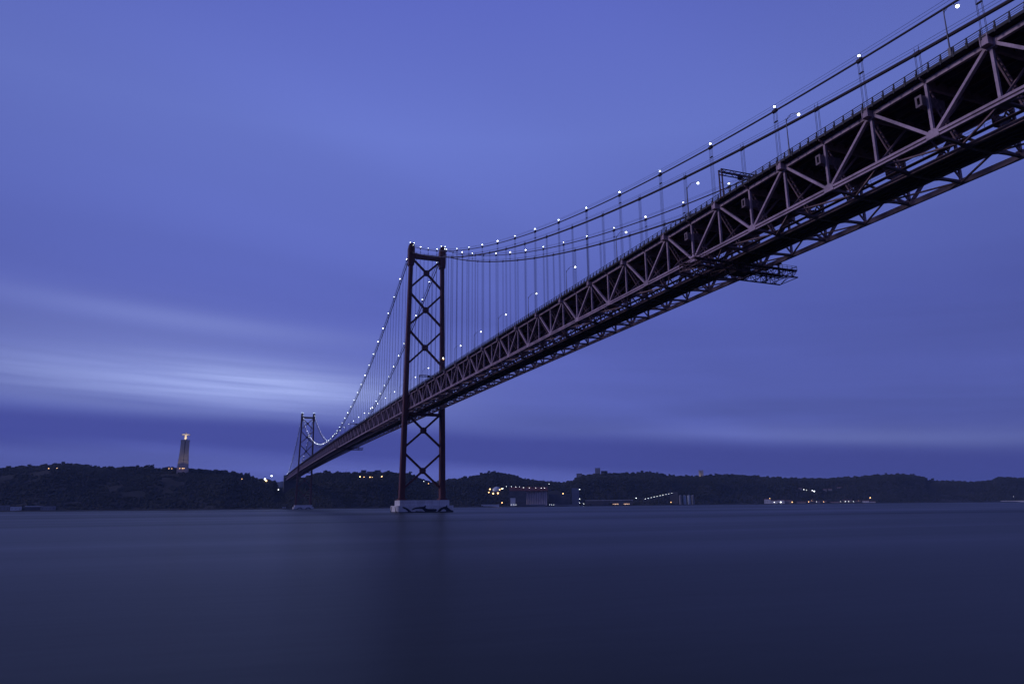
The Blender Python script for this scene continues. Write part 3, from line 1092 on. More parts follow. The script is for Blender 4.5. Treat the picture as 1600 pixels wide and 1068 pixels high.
ORD = "first second third fourth fifth sixth seventh eighth ninth tenth eleventh twelfth thirteenth fourteenth fifteenth sixteenth seventeenth eighteenth nineteenth twentieth last".split()
protos = [make_cable_light(M_CABL, .25), make_cable_light(glow("cable_lamp_dim", (.92, 1.0, .93), 7), .22), make_cable_light(glow("cable_lamp_bright", (.95, .98, 1.0), 16), .27)]
used = [False] * 3
for s, side in ((-1, "near"), (1, "far")):
    for k in range(-1, KZ + 1):
        y = Y1 + P * k
        if abs(y) < 7 or abs(y - MAIN) < 7 or y > MAIN + 470: continue
        q = rng.choice((0, 0, 1, 1, 2))
        o = copy_tree(protos[q]) if used[q] else protos[q]
        used[q] = True
        o.location = (s * CX, y, cab_up(y))
        sc_ = .88 if y < -250 else (1.0 if y < 0 else (1.15 if y < 350 else .95))
        o.scale = (sc_, sc_, sc_)
        if y < 0:
            n_ = int(round(-y / P + .2)); lab = "%s light from the near tower on the %s upper cable towards the shore" % (ORD[n_ - 1], side); run = "side span"
        elif y < MAIN:
            lab = "small white light on the %s upper cable between the two bridge towers" % side; run = "main span"
        else:
            lab = "small white light on the %s upper cable beyond the far tower" % side; run = "far span"
        tag(o, lab, "light", "lights on the %s upper cable, %s" % (side, run))
for y0, nm in ((0.0, "near"), (MAIN, "far")):
    for s, sd_ in ((-1, "left"), (1, "right")):
        for (ox, oy) in ((-1.2, -1.8), (.2, 1.0), (1.6, -2.0)):
            o = copy_tree(protos[0])
            o.location = (s * legx(183) + ox, y0 + oy, 190.4)
            tag(o, "small white light on top of the %s leg of the %s tower" % (sd_, nm), "light", "lights on top of the %s leg of the %s tower" % (sd_, nm))

# warm lamp on the tower leg just above the road
root = empty("tower_lamp", (legx(106), -3.1, 106))
MB().box(-.25, .25, .05, .5, -.3, .3).build("bracket", M_POLE, root)
MB().ball((0, -.3, 0), .42, 10, 6).build("lamp_globe", M_WARM, root)
tag(root, "single yellow lamp on the right leg of the near tower above the road", "lamp")


# ------------------------------------------------------------------ street lamps along the near edge of the road
def make_street_lamp():
    root = empty("street_lamp")
    m = MB().box(-.24, .24, -.24, .24, -.25, 1.25)
    m.build("base", M_POLE, root)
    MB().tube([(0, 0, 1.2), (0, 0, 8.1)], .13, 8, .075).build("pole", M_POLE, root)
    a = MB().tube([(0, 0, 7.4), (.22, 0, 8.2), (.75, 0, 9.1), (1.6, 0, 9.85), (2.5, 0, 10.2), (3.25, 0, 10.28)], .055, 6)
    a.tube([(0, 0, 8.05), (.7, 0, 8.6), (1.5, 0, 9.75)], .04, 5)
    a.tube([(0, 0, 8.0), (0, 0, 8.4)], .08, 6)
    a.build("arm", M_POLE, root)
    hd = MB().prism([(3.1, 10.19), (4.0, 10.23), (3.85, 10.43), (3.3, 10.45)], "y", -.17, .17).build("lamp_head", M_POLE, root)
    MB().ball((3.6, 0, 10.11), .29, 10, 6).build("lamp_globe", M_COOL, hd)
    return root


proto = make_street_lamp()
lampY = [-486.4, -450, -413.2, -376.4, -339.8, -301.9, -265.2, -228.7, -192.3, -155.8, -119.9, -83, -46.6, -9.4, 27.6, 64, 102, 139, 176, 213, 250, 287, 324, 361, 398, 435, 472]
first = True
for i, y in enumerate(lampY[1:]):
    o = proto if first else copy_tree(proto)
    first = False
    o.location = (-11.95, y + 1.1, zt(y) + 1.20)
    tag(o, "%s street lamp from the upper right end along the bridge road" % ORD[i - 1] if 0 < i < 16 else "street lamp with curved arm on the bridge road %s" % ("above the upper right corner" if i == 0 else "beyond the near tower"), "street lamp", "street lamps along the bridge road")


# ------------------------------------------------------------------ sign gantries over the road
def make_sign_gantry():
    root = empty("sign_gantry")
    for s in (-1, 1):
        m = MB()
        for yy in (-.55, .55): m.beam((s * 12.0, yy, 0), (s * 12.0, yy, 7.2), .26, .26)
        for z in (1.5, 3.4, 5.3): m.beam((s * 12.0, -.55, z), (s * 12.0, .55, z + 1.0), .12, .12)
        m.box(s * 12.0 - .3, s * 12.0 + .3, -.8, .8, -.1, .15)
        m.build("post", M_STEEL, root)
    m = MB()
    for yy in (-.55, .55):
        for z in (6.2, 7.2): m.beam((-12.2, yy, z), (12.2, yy, z), .20, .20)
        for i in range(16):
            x = -12 + 1.5 * i
            m.beam((x, yy, 6.2 if i % 2 else 7.2), (x + 1.5, yy, 7.2 if i % 2 else 6.2), .10, .10)
    for i in range(17): m.beam((-12 + 1.5 * i, -.55, 7.2), (-12 + 1.5 * i, .55, 7.2), .1, .1)
    m.build("lattice_boom", M_STEEL, root)
    for x in (-5.6, -2.2, 1.4):
        MB().box(x - .75, x + .75, .62, .86, 5.9, 7.3).build("lane_signal", M_ROAD, root)
    return root


proto = make_sign_gantry()
for i, (y, lab) in enumerate(((-352.6, "lattice sign gantry over the road nearest the upper right shore end"), (-36.0, "lattice sign gantry over the road just before the near tower"),
                              (285.0, "small lattice sign gantry over the road between the two towers"))):
    o = proto if i == 0 else copy_tree(proto)
    o.location = (0, y, zt(y) + .9)
    tag(o, lab, "sign gantry", "sign gantries over the bridge road")


# ------------------------------------------------------------------ inspection gantries slung under the truss
def make_inspection_gantry():
    root = empty("inspection_gantry")
    L = 15.6
    for yy in (-2.35, 2.35):
        MB().box(-L, L, yy - .75, yy + .75, 2.14, 2.22).build("work_platform", M_ROAD, root)
    for yy in (-3.3, 3.3):
        m = MB()
        m.beam((-L, yy, .1), (L, yy, .1), .24, .3); m.beam((-L, yy, 2.0), (L, yy, 2.0), .22, .26)
        n = 20
        for i in range(n):
            x0 = -L + 2 * L * i / n; x1 = x0 + 2 * L / n
            m.beam((x0, yy, .1 if i % 2 else 2.0), (x1, yy, 2.0 if i % 2 else .1), .12, .12)
            m.beam((x0, yy, .1), (x0, yy, 2.0), .12, .12)
        m.build("side_truss", M_STEEL, root)
        m = MB()
        for z in (2.6, 3.1): m.beam((-L, yy, z), (L, yy, z), .07, .07)
        for i in range(n + 1):
            x0 = -L + 2 * L * i / n
            m.beam((x0, yy, 2.1), (x0, yy, 3.15), .08, .08)
        m.build("handrail", M_STEEL, root)
    m = MB()
    for i in range(11): m.beam((-L + 2 * L * i / 10, -3.2, .1), (-L + 2 * L * i / 10, 3.2, .1), .12, .16); m.beam((-L + 2 * L * i / 10, -3.2, 2.0), (-L + 2 * L * i / 10, 3.2, 2.0), .14, .18)
    for i in range(10): m.beam((-L + 2 * L * i / 10, -3.2 if i % 2 else 3.2, .1), (-L + 2 * L * (i + 1) / 10, 3.2 if i % 2 else -3.2, .1), .1, .1)
    for x in (-L, L):
        m.beam((x, -3.2, .1), (x, 3.2, 2.0), .1, .1); m.beam((x, 3.2, .1), (x, -3.2, 2.0), .1, .1)
        for z in (2.0, 3.1): m.beam((x, -3.2, z), (x, 3.2, z), .12, .12)
    m.build("cross_beams", M_STEEL, root)
    for s in (-1, 1):
        for yy in (-2.4, 2.4):
            m = MB().beam((s * HW, yy, .4), (s * HW, yy, 3.7), .30, .30)
            m.box(s * HW - .5, s * HW + .5, yy - .6, yy + .6, 3.3, 3.68)
            m.build("trolley", M_STEEL, root)
    MB().box(-2.2, 2.4, -1.5, 1.5, .25, 1.9).build("cabin", M_ROAD, root)
    return root


proto = make_inspection_gantry()
for i, (y, lab) in enumerate(((-341.8, "large dark inspection gantry slung across under the bridge near upper right"), (372.0, "small dark inspection gantry slung under the bridge between the towers"))):
    o = proto if i == 0 else copy_tree(proto)
    o.location = (0, y, zb(y) - 4.3)
    tag(o, lab, "gantry", "inspection gantries under the bridge deck")


# ------------------------------------------------------------------ the far shore: monument, buildings, lamps
def make_monument():
    b0 = on_shore(285, 733.4)
    bb = bearing(285.5, 731.5); r = float(crest_r(bb)) - 25
    base = Vector((CAM.x + math.sin(bb) * r, CAM.y + math.cos(bb) * r, 0)); base.z = at(285.5, 731.5, r).z
    k = pxm(base)
    H = (731.5 - 689.5) / k
    root = empty("hilltop_monument", base, -bb)
    root["label"] = "tall stone pillared monument with a lit figure holding out its arms, on the left hill"
    root["category"] = "monument"
    zt_ = H
    for sx in (-1, 1):
        for sy in (-1, 1):
            m = MB()
            a, b = 13.7, 10.2     # half width at foot and head
            w0, w1 = 12.9, 8.9
            vs_ = []
            for z, h, w in ((0, a, w0), (zt_ * .5, (a + b) / 2 - .6, (w0 + w1) / 2), (zt_, b, w1)):
                x0, x1 = sorted((sx * h, sx * (h - w))); y0, y1 = sorted((sy * h, sy * (h - w)))
                vs_ += [(x0, y0, z), (x1, y0, z), (x1, y1, z), (x0, y1, z)]
            fs = [(3, 2, 1, 0), (8, 9, 10, 11)]
            for j in range(2):
                for i in range(4): fs.append((j * 4 + i, j * 4 + (i + 1) % 4, j * 4 + 4 + (i + 1) % 4, j * 4 + 4 + i))
            m.add(vs_, fs)
            m.build("pillar", M_STONE, root)
    MB().box(-10.9, 10.9, -10.9, 10.9, zt_, zt_ + 3.2).build("cap_slab", M_STONE, root)
    MB().box(-14.2, 14.2, -14.2, 14.2, -16, 1.5).build("plinth", M_STONE, root)
    MB().box(-13.2, 13.2, -12.4, 12.4, 1.5, 15).build("base_block", M_STONE, root)
    MB().box(-4, 4, -6, 6, 15, zt_ - .1).build("core_wall", M_DARK, root)
    # the figure: robe, sleeves held out level, head
    f = MB()
    hh = (689.0 - 674.8) / k - 3.2
    z0 = zt_ + 3.2
    f.lathe([(4.3, 0), (4.0, hh * .12), (3.1, hh * .45), (3.0, hh * .62), (3.5, hh * .74), (2.2, hh * .81), (1.1, hh * .835), (1.5, hh * .87), (1.75, hh * .92), (1.3, hh * .98), (.5, hh)], (0, 0, z0), 14)
    for s in (-1, 1):
        f.add([(s * 2.4, -1.3, z0 + hh * .64), (s * 2.4, 1.3, z0 + hh * .64), (s * 2.4, 1.2, z0 + hh * .79), (s * 2.4, -1.2, z0 + hh * .79),
               (s * 9.2, -1.2, z0 + hh * .62), (s * 9.2, 1.0, z0 + hh * .62), (s * 9.2, .8, z0 + hh * .765), (s * 9.2, -1.0, z0 + hh * .765),
               (s * 11.6, -.7, z0 + hh * .71), (s * 11.6, .6, z0 + hh * .71), (s * 11.6, .6, z0 + hh * .755), (s * 11.6, -.7, z0 + hh * .755)],
              [(3, 2, 1, 0), (0, 1, 5, 4), (1, 2, 6, 5), (2, 3, 7, 6), (3, 0, 4, 7), (4, 5, 9, 8), (5, 6, 10, 9), (6, 7, 11, 10), (7, 4, 8, 11), (8, 9, 10, 11)])
    f.build("figure", M_STONE, root)
    def spot(name, loc, target, power, size, col=(1, .78, .52)):
        L = bpy.data.lights.new(name, "SPOT"); L.energy = power; L.spot_size = math.radians(size); L.spot_blend = .6; L.color = col; L.shadow_soft_size = .6
        o = bpy.data.objects.new(name, L); COL.objects.link(o); o.parent = root
        o.location = loc
        o.rotation_euler = (Vector(target) - Vector(loc)).to_track_quat("-Z", "Y").to_euler()
    spot("floodlight", (0, -17, z0 + 1.5), (0, 0, z0 + hh * .55), 26000, 62)
    for sx in (-1, 1):
        spot("floodlight", (sx * 13, -38, 3), (sx * 9, -10, zt_ * .45), 7000, 60, (1, .76, .55))
    return root


make_monument()


def lamp(px, py, warm=False, r=.8, pole=5.0, dist=None, label=None, group=None, name="shore_lamp", ref=None):
    """a lamp on its post on the far shore, standing on the ground (or on a roof at a given distance)"""
    if dist is None:
        p = on_shore(px, py, pole)
        head = Vector((p.x, p.y, p.z + pole))
    else:
        head = at(px, py, dist)
    root = empty(name, head - Vector((0, 0, pole)))
    MB().tube([(0, 0, -.5), (0, 0, pole - r)], .16, 6, .1).build("pole", M_POLE, root)
    MB().ball((0, 0, pole), r, 8, 5).build("lamp_globe", M_SHORE_W if warm else M_SHORE_C, root)
    tag(root, label, "lamp", group)
    return root


def block(name, px0, px1, pyt, pyb, label, body=M_WHITE, roof=None, depth=14, back=14.0, cat="building", windows=0, parts=True, roofh=0.0, ridge=False, base=None, group=None, win_mat=None, foot=None):
    """a building whose front faces the water; its foot on the shore or on the hillside"""
    xm = (px0 + px1) / 2
    p = quay(xm, back) if base is None else base
    k = pxm(p)
    w = (px1 - px0) / k; b = math.atan2(p.x - CAM.x, p.y - CAM.y)
    d = ray(xm, pyt); h_ = math.hypot(d.x, d.y); rr = math.hypot(p.x - CAM.x, p.y - CAM.y)
    ztop = CAM.z + d.z / h_ * rr
    H = max(2.5, ztop - p.z)
    root = empty(name, p, -b)
    MB().box(-w / 2, w / 2, 0, depth, -7 if foot is None else H - foot, H - roofh).build("wall", body, root)
    if ridge:
        MB().prism([(-.6, H - roofh), (depth + .6, H - roofh), (depth / 2, H)], "x", -w / 2 - .5, w / 2 + .5).build("roof", roof or M_ROOF, root)
    else:
        MB().box(-w / 2 - .4, w / 2 + .4, -.4, depth + .4, H - roofh, H - roofh + max(.5, roofh)).build("roof", roof or body, root)
    if windows:
        for i in range(windows):
            x = -w / 2 + w * (i + .5) / windows
            for z in ([H * .45] if H < 9 else [H * .25, H * .6]):
                MB().box(x - .8, x + .8, -.12, .06, z - .8, z + .8).build("window", win_mat or M_DARK, root)
    tag(root, label, cat, group)
    return root, p, w, H, b


# left shore: low works along the water
block("shore_shed", 0, 14, 789.5, 797, "ragged pale shed at the far left edge of the shore", M_GREY, M_WHITE, windows=3)
block("shore_shed", 18, 33, 791, 797, "small mottled shed on the left shore between two larger ones", M_WHITE, M_DARK, windows=3)
block("shore_shed", 42, 64.5, 790, 797, "long low shed with pale roof edge on the left shore", M_DARK, M_WHITE, roofh=1.6, windows=4)
block("shore_shed", 65.5, 86, 790.5, 797, "grey flat shed at the right end of the left shore row", M_GREY, M_GREY, windows=4)
block("shore_hut", 441.5, 447, 791.5, 795, "tiny pale hut at the water beside the far pier", M_WHITE, M_GREY, windows=1, depth=6)
# pale covered slope on the left crest
bb = bearing(103, 727); rr = float(crest_r(bb)) + 30
p = Vector((CAM.x + math.sin(bb) * rr, CAM.y + math.cos(bb) * rr, float(ground(bb, rr)) - 3))
root = empty("covered_reservoir", p, -bb)
m = MB(); K = pxm(p)
m.prism([(-9 / K, 0), (-7 / K, 6.5), (-3.5 / K, 9.0), (0, 9.6), (4 / K, 8.6), (10 / K, 5.0), (15 / K, 3.0), (15.2 / K, 0)], "y", -8, 10)
m.build("roof", M_GREY, root)
MB().box(-9.5 / K, 15.5 / K, -8.5, 10.5, -4, .0).build("wall", M_GREY, root)
tag(root, "low pale rounded roof on the crest of the left hill", "building")

# hilltop houses left of the near tower
def crest_base(px, back=-10.0):
    b = bearing(px, 740); r = float(crest_r(b)) + back
    return Vector((CAM.x + math.sin(b) * r, CAM.y + math.cos(b) * r, float(ground(b, r)) - 1))


block("hilltop_house", 564, 572, 734.3, 742, "square dark house on the crest left of the near tower, nearer the mast", M_DARK, M_DARK, base=crest_base(568), windows=3)
block("hilltop_house", 586, 595, 734.3, 742, "square dark house on the crest right beside the near tower", M_DARK, M_DARK, base=crest_base(590), windows=3)
block("hilltop_house", 573, 585, 736.3, 744, "long low hilltop building between two square houses", M_GREY, M_DARK, base=crest_base(579, -14), windows=5)
p = crest_base(540.5)
root = empty("radio_mast", p)
m = MB()
for a in range(3):
    an = a * 2.094
    m.tube([(1.1 * math.cos(an), 1.1 * math.sin(an), -2), (.35 * math.cos(an), .35 * math.sin(an), 17)], .16, 5)
for z in range(0, 17, 2): m.beam((.8, 0, z), (-.4, .6, z + 1), .12, .12); m.beam((-.4, .7, z), (-.4, -.6, z + 1), .12, .12)
m.build("lattice", M_STEEL, root)
MB().tube([(0, 0, 16.5), (0, 0, 21)], .12, 5).build("aerial", M_STEEL, root)
tag(root, "thin lattice radio mast on the hill left of the near tower", "mast")

# apartment blocks on the right crest
block("hilltop_tower_block", 900.5, 909, 739.5, 752, "smaller block on the crest, left of the taller tower block", M_GREY, M_DARK, base=crest_base(905), windows=3)
block("hilltop_tower_block", 930.5, 938.5, 731, 745, "tall square tower block on the crest above the wharf", M_GREY, M_DARK, base=crest_base(934, 0), windows=3)
block("hilltop_tower_block", 939.5, 949, 735.5, 745, "lower block beside the tall tower block on the crest", M_DARK, M_DARK, base=crest_base(944, 6), windows=3)

# lit lookout tower
p = crest_base(1095.5, -6)
root = empty("lookout_tower", p, -bearing(1095.5))
k = pxm(p); H = 12.0 / k
m = MB()
for s in (-1, 1): MB().box(*sorted((s * .6 / k, s * 3.6 / k)), -5, 5, -5, H * .96).build("shaft", M_STONE, root)
MB().box(-.6 / k, .6 / k, -4, 4, -5, H * .9).build("core", M_DARK, root)
MB().box(-3.9 / k, 3.9 / k, -5.4, 5.4, H * .96, H).build("cap", M_STONE, root)
tag(root, "twin shafted pale tower lit from below on the right hill crest", "tower")
for s in (-1, 1):
    L = bpy.data.lights.new("floodlight", "SPOT"); L.energy = 3200; L.spot_size = math.radians(70); L.color = (1, .74, .45); L.shadow_soft_size = .5
    o = bpy.data.objects.new("floodlight", L); COL.objects.link(o); o.parent = root
    o.location = (s * 2.2 / k, -14, 2.5); o.rotation_euler = (Vector((s * 2.0 / k, -5, H * .3)) - o.location).to_track_quat("-Z", "Y").to_euler()

# grain terminal on the far wharf
block("wharf_wall", 752, 780, 787.2, 790.6, "long pale wharf wall at the left of the terminal", M_WHITE, M_GREY, back=2, depth=8, roofh=.5, cat="wharf")
block("terminal_annex", 796, 822, 766.8, 789, "dark block joined to the left of the ribbed silo", M_DARK, M_DARK, depth=22, windows=5)
block("terminal_shed", 797.5, 805.5, 777.5, 789, "narrow pale shed in front of the dark terminal block", M_WHITE, M_GREY, back=6, depth=7)
r_, p_, w_, h_, b_ = block("ribbed_silo", 822.5, 855, 766.8, 789, "big pale silo block with upright ribs on the wharf", M_GREY, M_GREY, depth=24)
ME_RIB = MB().lathe([(1.85, -6), (1.85, h_ - .3)], n=10).mesh("silo_cell", mat("silo_concrete_lamplit", (.62, .50, .47), .85, .2, .05))  # warm lamplight on the cells is put into this pinkish base colour
for i in range(12): link("silo_cell", ME_RIB, r_, loc=(-w_ / 2 + w_ * (i + .5) / 12, 0.2, 0))
r_, p_, w_, h_, b_ = block("conveyor_gallery", 796, 856.5, 760.5, 766.6, "long rusty red gallery along the top of the silo", M_RED, M_RED, depth=10, back=20, foot=10.5)
block("terminal_block", 857.5, 891, 771.5, 789, "low dark flat block right of the ribbed silo", M_DARK, M_GREY, depth=20, windows=7)
block("silo_tower", 894, 905.5, 762, 789, "tall bluish grey tower at the right of the dark block", M_BLUE, M_GREY, depth=16, back=20, windows=2)
block("wharf_wall", 858, 905, 788.2, 790.4, "thin dark wharf edge under the dark block", M_GREY, M_GREY, back=2, depth=6, cat="wharf")
block("wharf_wall", 806, 852, 787.8, 790.6, "pale wharf edge under the ribbed silo", M_GREY, M_WHITE, back=2, depth=6, cat="wharf")
p = on_shore(776, 766.5)
root = empty("storage_dome", p + Vector((0, 0, -2)), 0)
k = pxm(p)
MB().lathe([(7 / k, -6), (7 / k, 4), (5.6 / k, 9), (3.2 / k, 12.5), (.6 / k, 14)], n=20).build("shell", M_TANK, root)
MB().lathe([(.8 / k, 13.8), (.8 / k, 15.0)], n=8).build("vent", M_GREY, root)
tag(root, "pale round storage dome ringed by warm lamps on the slope", "storage dome")

# long wharf sheds and the four tanks
r_, p_, w_, h_, b_ = block("wharf_shed", 915, 952, 781, 787.5, "long wharf shed with pale roof edge, nearest the bluish tower", M_DARK, M_WHITE, depth=14, roofh=1.0, windows=8)
r_, p_, w_, h_, b_ = block("wharf_shed", 953, 989, 780.5, 787.5, "long wharf shed with a row of lit openings", M_DARK, M_WHITE, depth=14, roofh=1.0)
for i, x in enumerate((958.5, 960.2, 962, 964, 965.8, 975.5, 977.3, 979, 981, 983)):
    q = (x - 971) / pxm(p_)
    MB().box(q - .9, q + .9, -.14, .05, 1.4 + (i % 2) * .7, 3.6).build("window", glow("lit_window", (1, .62, .45), 1.6) if i == 0 else bpy.data.materials["lit_window"], r_)
# conveyor trestle climbing to the right, with lamps
a = quay(1006, 40); b = quay(1050, 40)
pa = at(1006, 781.5, math.hypot(a.x - CAM.x, a.y - CAM.y)); pb = at(1052, 771.5, math.hypot(b.x - CAM.x, b.y - CAM.y))
root = empty("conveyor_trestle", (0, 0, 0))
MB().beam(pa, pb, 3.0, 2.6).build("gallery", M_DARK, root)
for i in range(7):
    q = pa.lerp(pb, (i + .5) / 7)
    m = MB()
    for s in (-1, 1): m.beam((q.x + s * 1.2, q.y, gz(q.x, q.y) - 3), (q.x + s * .6, q.y, q.z - 1.3), .4, .4)
    m.build("trestle_leg", M_DARK, root)
tag(root, "inclined conveyor trestle with a string of lamps climbing to the right", "conveyor")
for i in range(10):
    q = pa.lerp(pb, (i + .5) / 10)
    dd = math.hypot(q.x - CAM.x, q.y - CAM.y)
    rt = empty("trestle_lamp", q + Vector((0, 0, 1.3)))
    MB().tube([(0, 0, -.2), (0, 0, 2.0)], .12, 5).build("pole", M_POLE, rt)
    MB().ball((0, 0, 2.6), .62, 8, 5).build("lamp_globe", M_COOL, rt)
    tag(rt, "small white lamp in the string along the inclined conveyor", "lamp", "lamps along the inclined conveyor")
block("conveyor_house", 1048, 1060, 769, 788, "dark transfer house at the top of the inclined conveyor", M_DARK, M_GREY, depth=12, back=44)
for i, x in enumerate((1063.7, 1070.6, 1077.2, 1083.6)):
    p = quay(x, 22); k = pxm(p)
    H = (788 - 774.3) / k
    rt = empty("storage_silo", p)
    MB().lathe([(2.15 / k, -5), (2.15 / k, H * .97)], n=18).build("shell", M_TANK if i % 3 else M_GREY, rt)
    MB().lathe([(2.3 / k, H * .97), (2.0 / k, H), (.3 / k, H + 1.2)], n=18).build("roof", M_GREY, rt)
    tag(rt, ("grey round silo at the left end of the row of four", "pale round silo second in the row of four", "pale round silo third in the row of four", "round silo at the right end of the row with a warm lamp")[i], "silo", "row of four round silos")

# village by the water on the right
vil = [(1195, 1204.5, 778.8, "tall pale house at the left end of the waterside village", M_WHITE), (1206, 1215, 781, "low white house beside the tall pale house in the village", M_WHITE),
       (1216, 1226, 780.2, "white house with the brightest lamp before it in the village", M_WHITE), (1227, 1238.5, 781, "grey terrace at the right end of the first village row", M_GREY),
       (1246, 1259, 783, "low grey waterfront shed just right of the village row", M_GREY), (1262, 1272, 781.6, "dim house behind a pair of warm lamps in the village", M_DARK),
       (1274, 1282, 782.4, "small grey house in the middle of the village waterfront", M_GREY), (1285, 1292, 781.8, "dim house with a warm lamp at mid village", M_DARK),
       (1298, 1312, 783.4, "long low wall house on the village waterfront", M_GREY), (1318, 1332, 780.2, "long dark house set back at the right of the village", M_DARK),
       (1338, 1346, 781.6, "dark house behind the bright lamp at the right of the village", M_DARK), (1349, 1358, 781.2, "pale house at the right end of the village", M_WHITE),
       (1358.5, 1368, 782.6, "low pale house, last on the right of the village", M_WHITE)]
for i, (a, b, y, lab, mm) in enumerate(vil):
    block("village_house", a, b, y, 786, lab, mm, M_ROOF, depth=9, back=12 + (i % 3) * 5, windows=max(2, int((b - a) / 3)), roofh=1.8, ridge=True, group="houses of the waterside village")
hs = [(1250.5, 763, 4.5, "pale house high on the slope left of the bright hillside lamps"), (1289, 764.8, 5, "dim house on the slope right of the bright hillside lamps"), (1297, 764.2, 6, "grey house on the slope farther right of the lamps"), (1311.5, 761.8, 6, "pale house highest on the slope above the village")]
for x, y, w, lab in hs:
    p = on_shore(x, y + 2.2)
    block("hillside_house", x - w / 2, x + w / 2, y - 1.4, y + 2, lab, M_GREY, M_ROOF, depth=8, base=p, windows=2, roofh=1.8, ridge=True)
block("ferry_quay", 1568, 1598, 782.3, 785, "long thin pale quay building at the far right edge", M_WHITE, M_WHITE, depth=8, back=4, roofh=.8, windows=9)
# viaduct piers of the approach behind the far tower
for i, (x, y) in enumerate(((-8, 1215), (8, 1215), (-8, 1300), (8, 1300), (-8, 1400), (8, 1400))):
    pass

# lamps of the far shore
for x, y, w, r in ((765.6, 763.7, 1, 1.5), (763.7, 768.7, 1, 1.2), (770.6, 770.6, 1, 1.7), (778, 770, 1, 1.7), (783.7, 763.5, 1, 1.3), (780.6, 765, 1, 1.1), (772, 765.5, 0, 1.0), (785.5, 763, 0, 1.0)):
    lamp(x, y, bool(w), r * 1.2, 5, label="bright %s lamp around the storage dome" % ("warm" if w else "white"), group="%s lamps around the storage dome" % ("warm" if w else "white"))
dq = math.hypot(quay(826, 20).x - CAM.x, quay(826, 20).y - CAM.y) - 1.6
for x, y in ((791, 760), (799.4, 760.3), (805.9, 760.6), (811.9, 760.6), (818, 761.8), (826.9, 762.3), (837, 762.3), (845.6, 762.6), (851, 762.6)):
    lamp(x, y - .6, False, .6, 1.8, dist=dq, label="small white lamp in the row along the rusty silo gallery", group="lamps along the silo gallery", name="roof_lamp")
for x in (798.8, 802.5, 806.2, 833.7, 836, 858.7, 862, 865.4):
    lamp(x, 788.0, False, .5, 3, dist=float(shore_r(bearing(x))) + 1.5, label="tiny white lamp along the wharf edge by the water", group="lamps along the terminal wharf edge", name="wharf_lamp")
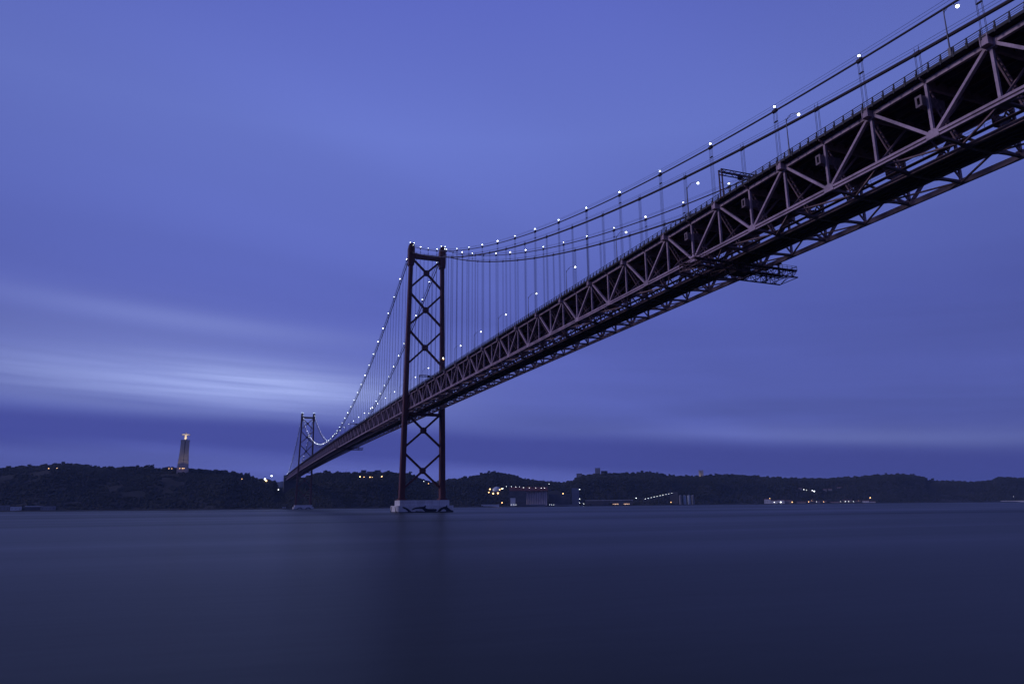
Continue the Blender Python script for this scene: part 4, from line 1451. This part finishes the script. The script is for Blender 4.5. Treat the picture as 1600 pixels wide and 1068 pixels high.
single = [(784.4, 785.0, 1, 1.3, "warm lamp at the right end of the pale wharf wall"), (858, 755.6, 0, .6, "dim lamp on the slope above the silo gallery"), (879.8, 771, 1, 1.5, "big warm lamp on the low dark block right of the silo"),
          (905.8, 764, 0, .9, "white lamp high beside the bluish tower"), (905.6, 779, 0, .8, "white lamp halfway up beside the bluish tower"), (905.6, 785.4, 0, .7, "white lamp low beside the bluish tower"), (912, 787.5, 0, .6, "small white lamp at the water right of the bluish tower"),
          (924, 785, 1, 1.1, "warm lamp in front of the first long wharf shed"), (937.2, 782.5, 0, 1.2, "white lamp on the roof edge of the first wharf shed"), (953.4, 782.8, 0, .8, "dim lamp between the two long wharf sheds"),
          (984, 782, 0, 1.2, "bright white lamp at the right of the lit wharf shed"), (994, 778, 0, 1.0, "white lamp above the end of the lit wharf shed"),
          (1053.6, 775.5, 1, 1.5, "big warm lamp at the head of the inclined conveyor"), (1048.5, 784.2, 1, 1.0, "small warm lamp low under the conveyor head"), (1083, 784.2, 1, .9, "warm lamp in front of the right end silo"),
          (1202.8, 778.2, 1, .9, "warm lamp over the tall pale village house"), (1210, 784.6, 0, 1.1, "white lamp before the low white village house"), (1220, 784.6, 0, 1.7, "brightest white lamp on the village waterfront"),
          (1237.8, 784.2, 1, 1.2, "warm lamp at the right end of the first village row"), (1263.5, 783.8, 1, 1.0, "left lamp of the warm pair at mid village"), (1268.4, 781.8, 1, 1.1, "higher lamp of the warm pair at mid village"),
          (1275.8, 784, 0, .6, "dim lamp before the small grey village house"), (1287, 783.8, 1, .9, "warm lamp before the dim house at mid village"), (1313.4, 784, 0, .6, "dim lamp at the right of the long low village wall house"),
          (1321, 783, 0, .8, "left one of two white lamps before the long dark house"), (1326, 783, 0, .8, "right one of two white lamps before the long dark house"), (1333.5, 783, 0, .7, "dim lamp just right of the long dark house"),
          (1341.4, 782.2, 1, 1.5, "big warm lamp at the right of the village"), (1348, 782.4, 1, .8, "small warm lamp just right of the big warm lamp"), (1359.8, 777.3, 1, 1.4, "tall warm lamp above the last village house"),
          (1256, 764.4, 0, 1.0, "white lamp beside the pale hillside house"), (1260, 765.2, 0, .7, "dim lamp between the pale hillside house and the bright lamps"), (1269, 765.8, 0, 1.2, "left one of the two bright hillside lamps"), (1272.3, 767, 0, 1.8, "right and brightest of the two hillside lamps"),
          (562.5, 744.4, 1, 1.5, "bright warm lamp below the square house nearer the mast"), (568.8, 744.8, 1, .8, "small warm lamp right of the bright hilltop lamp"), (578, 745, 1, 1.1, "warm lamp under the long hilltop building"), (581.5, 745, 1, .7, "dim warm lamp under the long hilltop building"),
          (596.4, 744, 1, 1.4, "bright warm lamp below the square house beside the near tower"), (602, 738.6, 1, .9, "small lamp on the crest just left of the near tower"), (616.8, 739.5, 1, .8, "dim lamp on the crest close to the near tower leg"),
          (662, 751.5, 0, .6, "tiny lamp on the slope seen through the near tower legs"), (669.5, 755, 1, .8, "warm lamp on the slope seen through the near tower legs"),
          (435, 764.5, 0, 1.1, "lone white lamp in the dip beside the far end of the bridge"), (378, 748, 1, .6, "dim orange lamp on the slope right of the monument"), (76, 731.5, 1, .7, "dim warm lamp under the left hill crest"), (89, 731, 1, .6, "faint warm lamp beside the pale reservoir roof"),
          (1583.5, 775.2, 0, .6, "lone faint lamp above the quay at the far right")]
for x, y, w, r, lab in single:
    lamp(x, y, bool(w), r, 5.0, label=lab)
lamp(413.9, 748.0, False, 2.0, 7, dist=float(crest_r(bearing(414, 748))) - 45, label="upper white lamp of the bright pair on the crest left of the bridge end")
lamp(416, 750.6, True, 2.0, 5, dist=float(crest_r(bearing(416, 750))) - 45, label="lower warm lamp of the bright pair on the crest left of the bridge end")
lamp(424.3, 742.9, False, 1.9, 18, dist=float(crest_r(bearing(424, 743))) - 30, label="white lamp on a tall pole above the skyline left of the bridge end", name="mast_lamp")
for x in (264, 268.5, 281, 285, 287.5):
    lamp(x, 731.3 if x > 270 else 731.6, True, .7, 3.5, dist=float(crest_r(bearing(x))) - 45, label="small warm lamp along the foot of the hilltop monument", group="lamps at the foot of the monument")
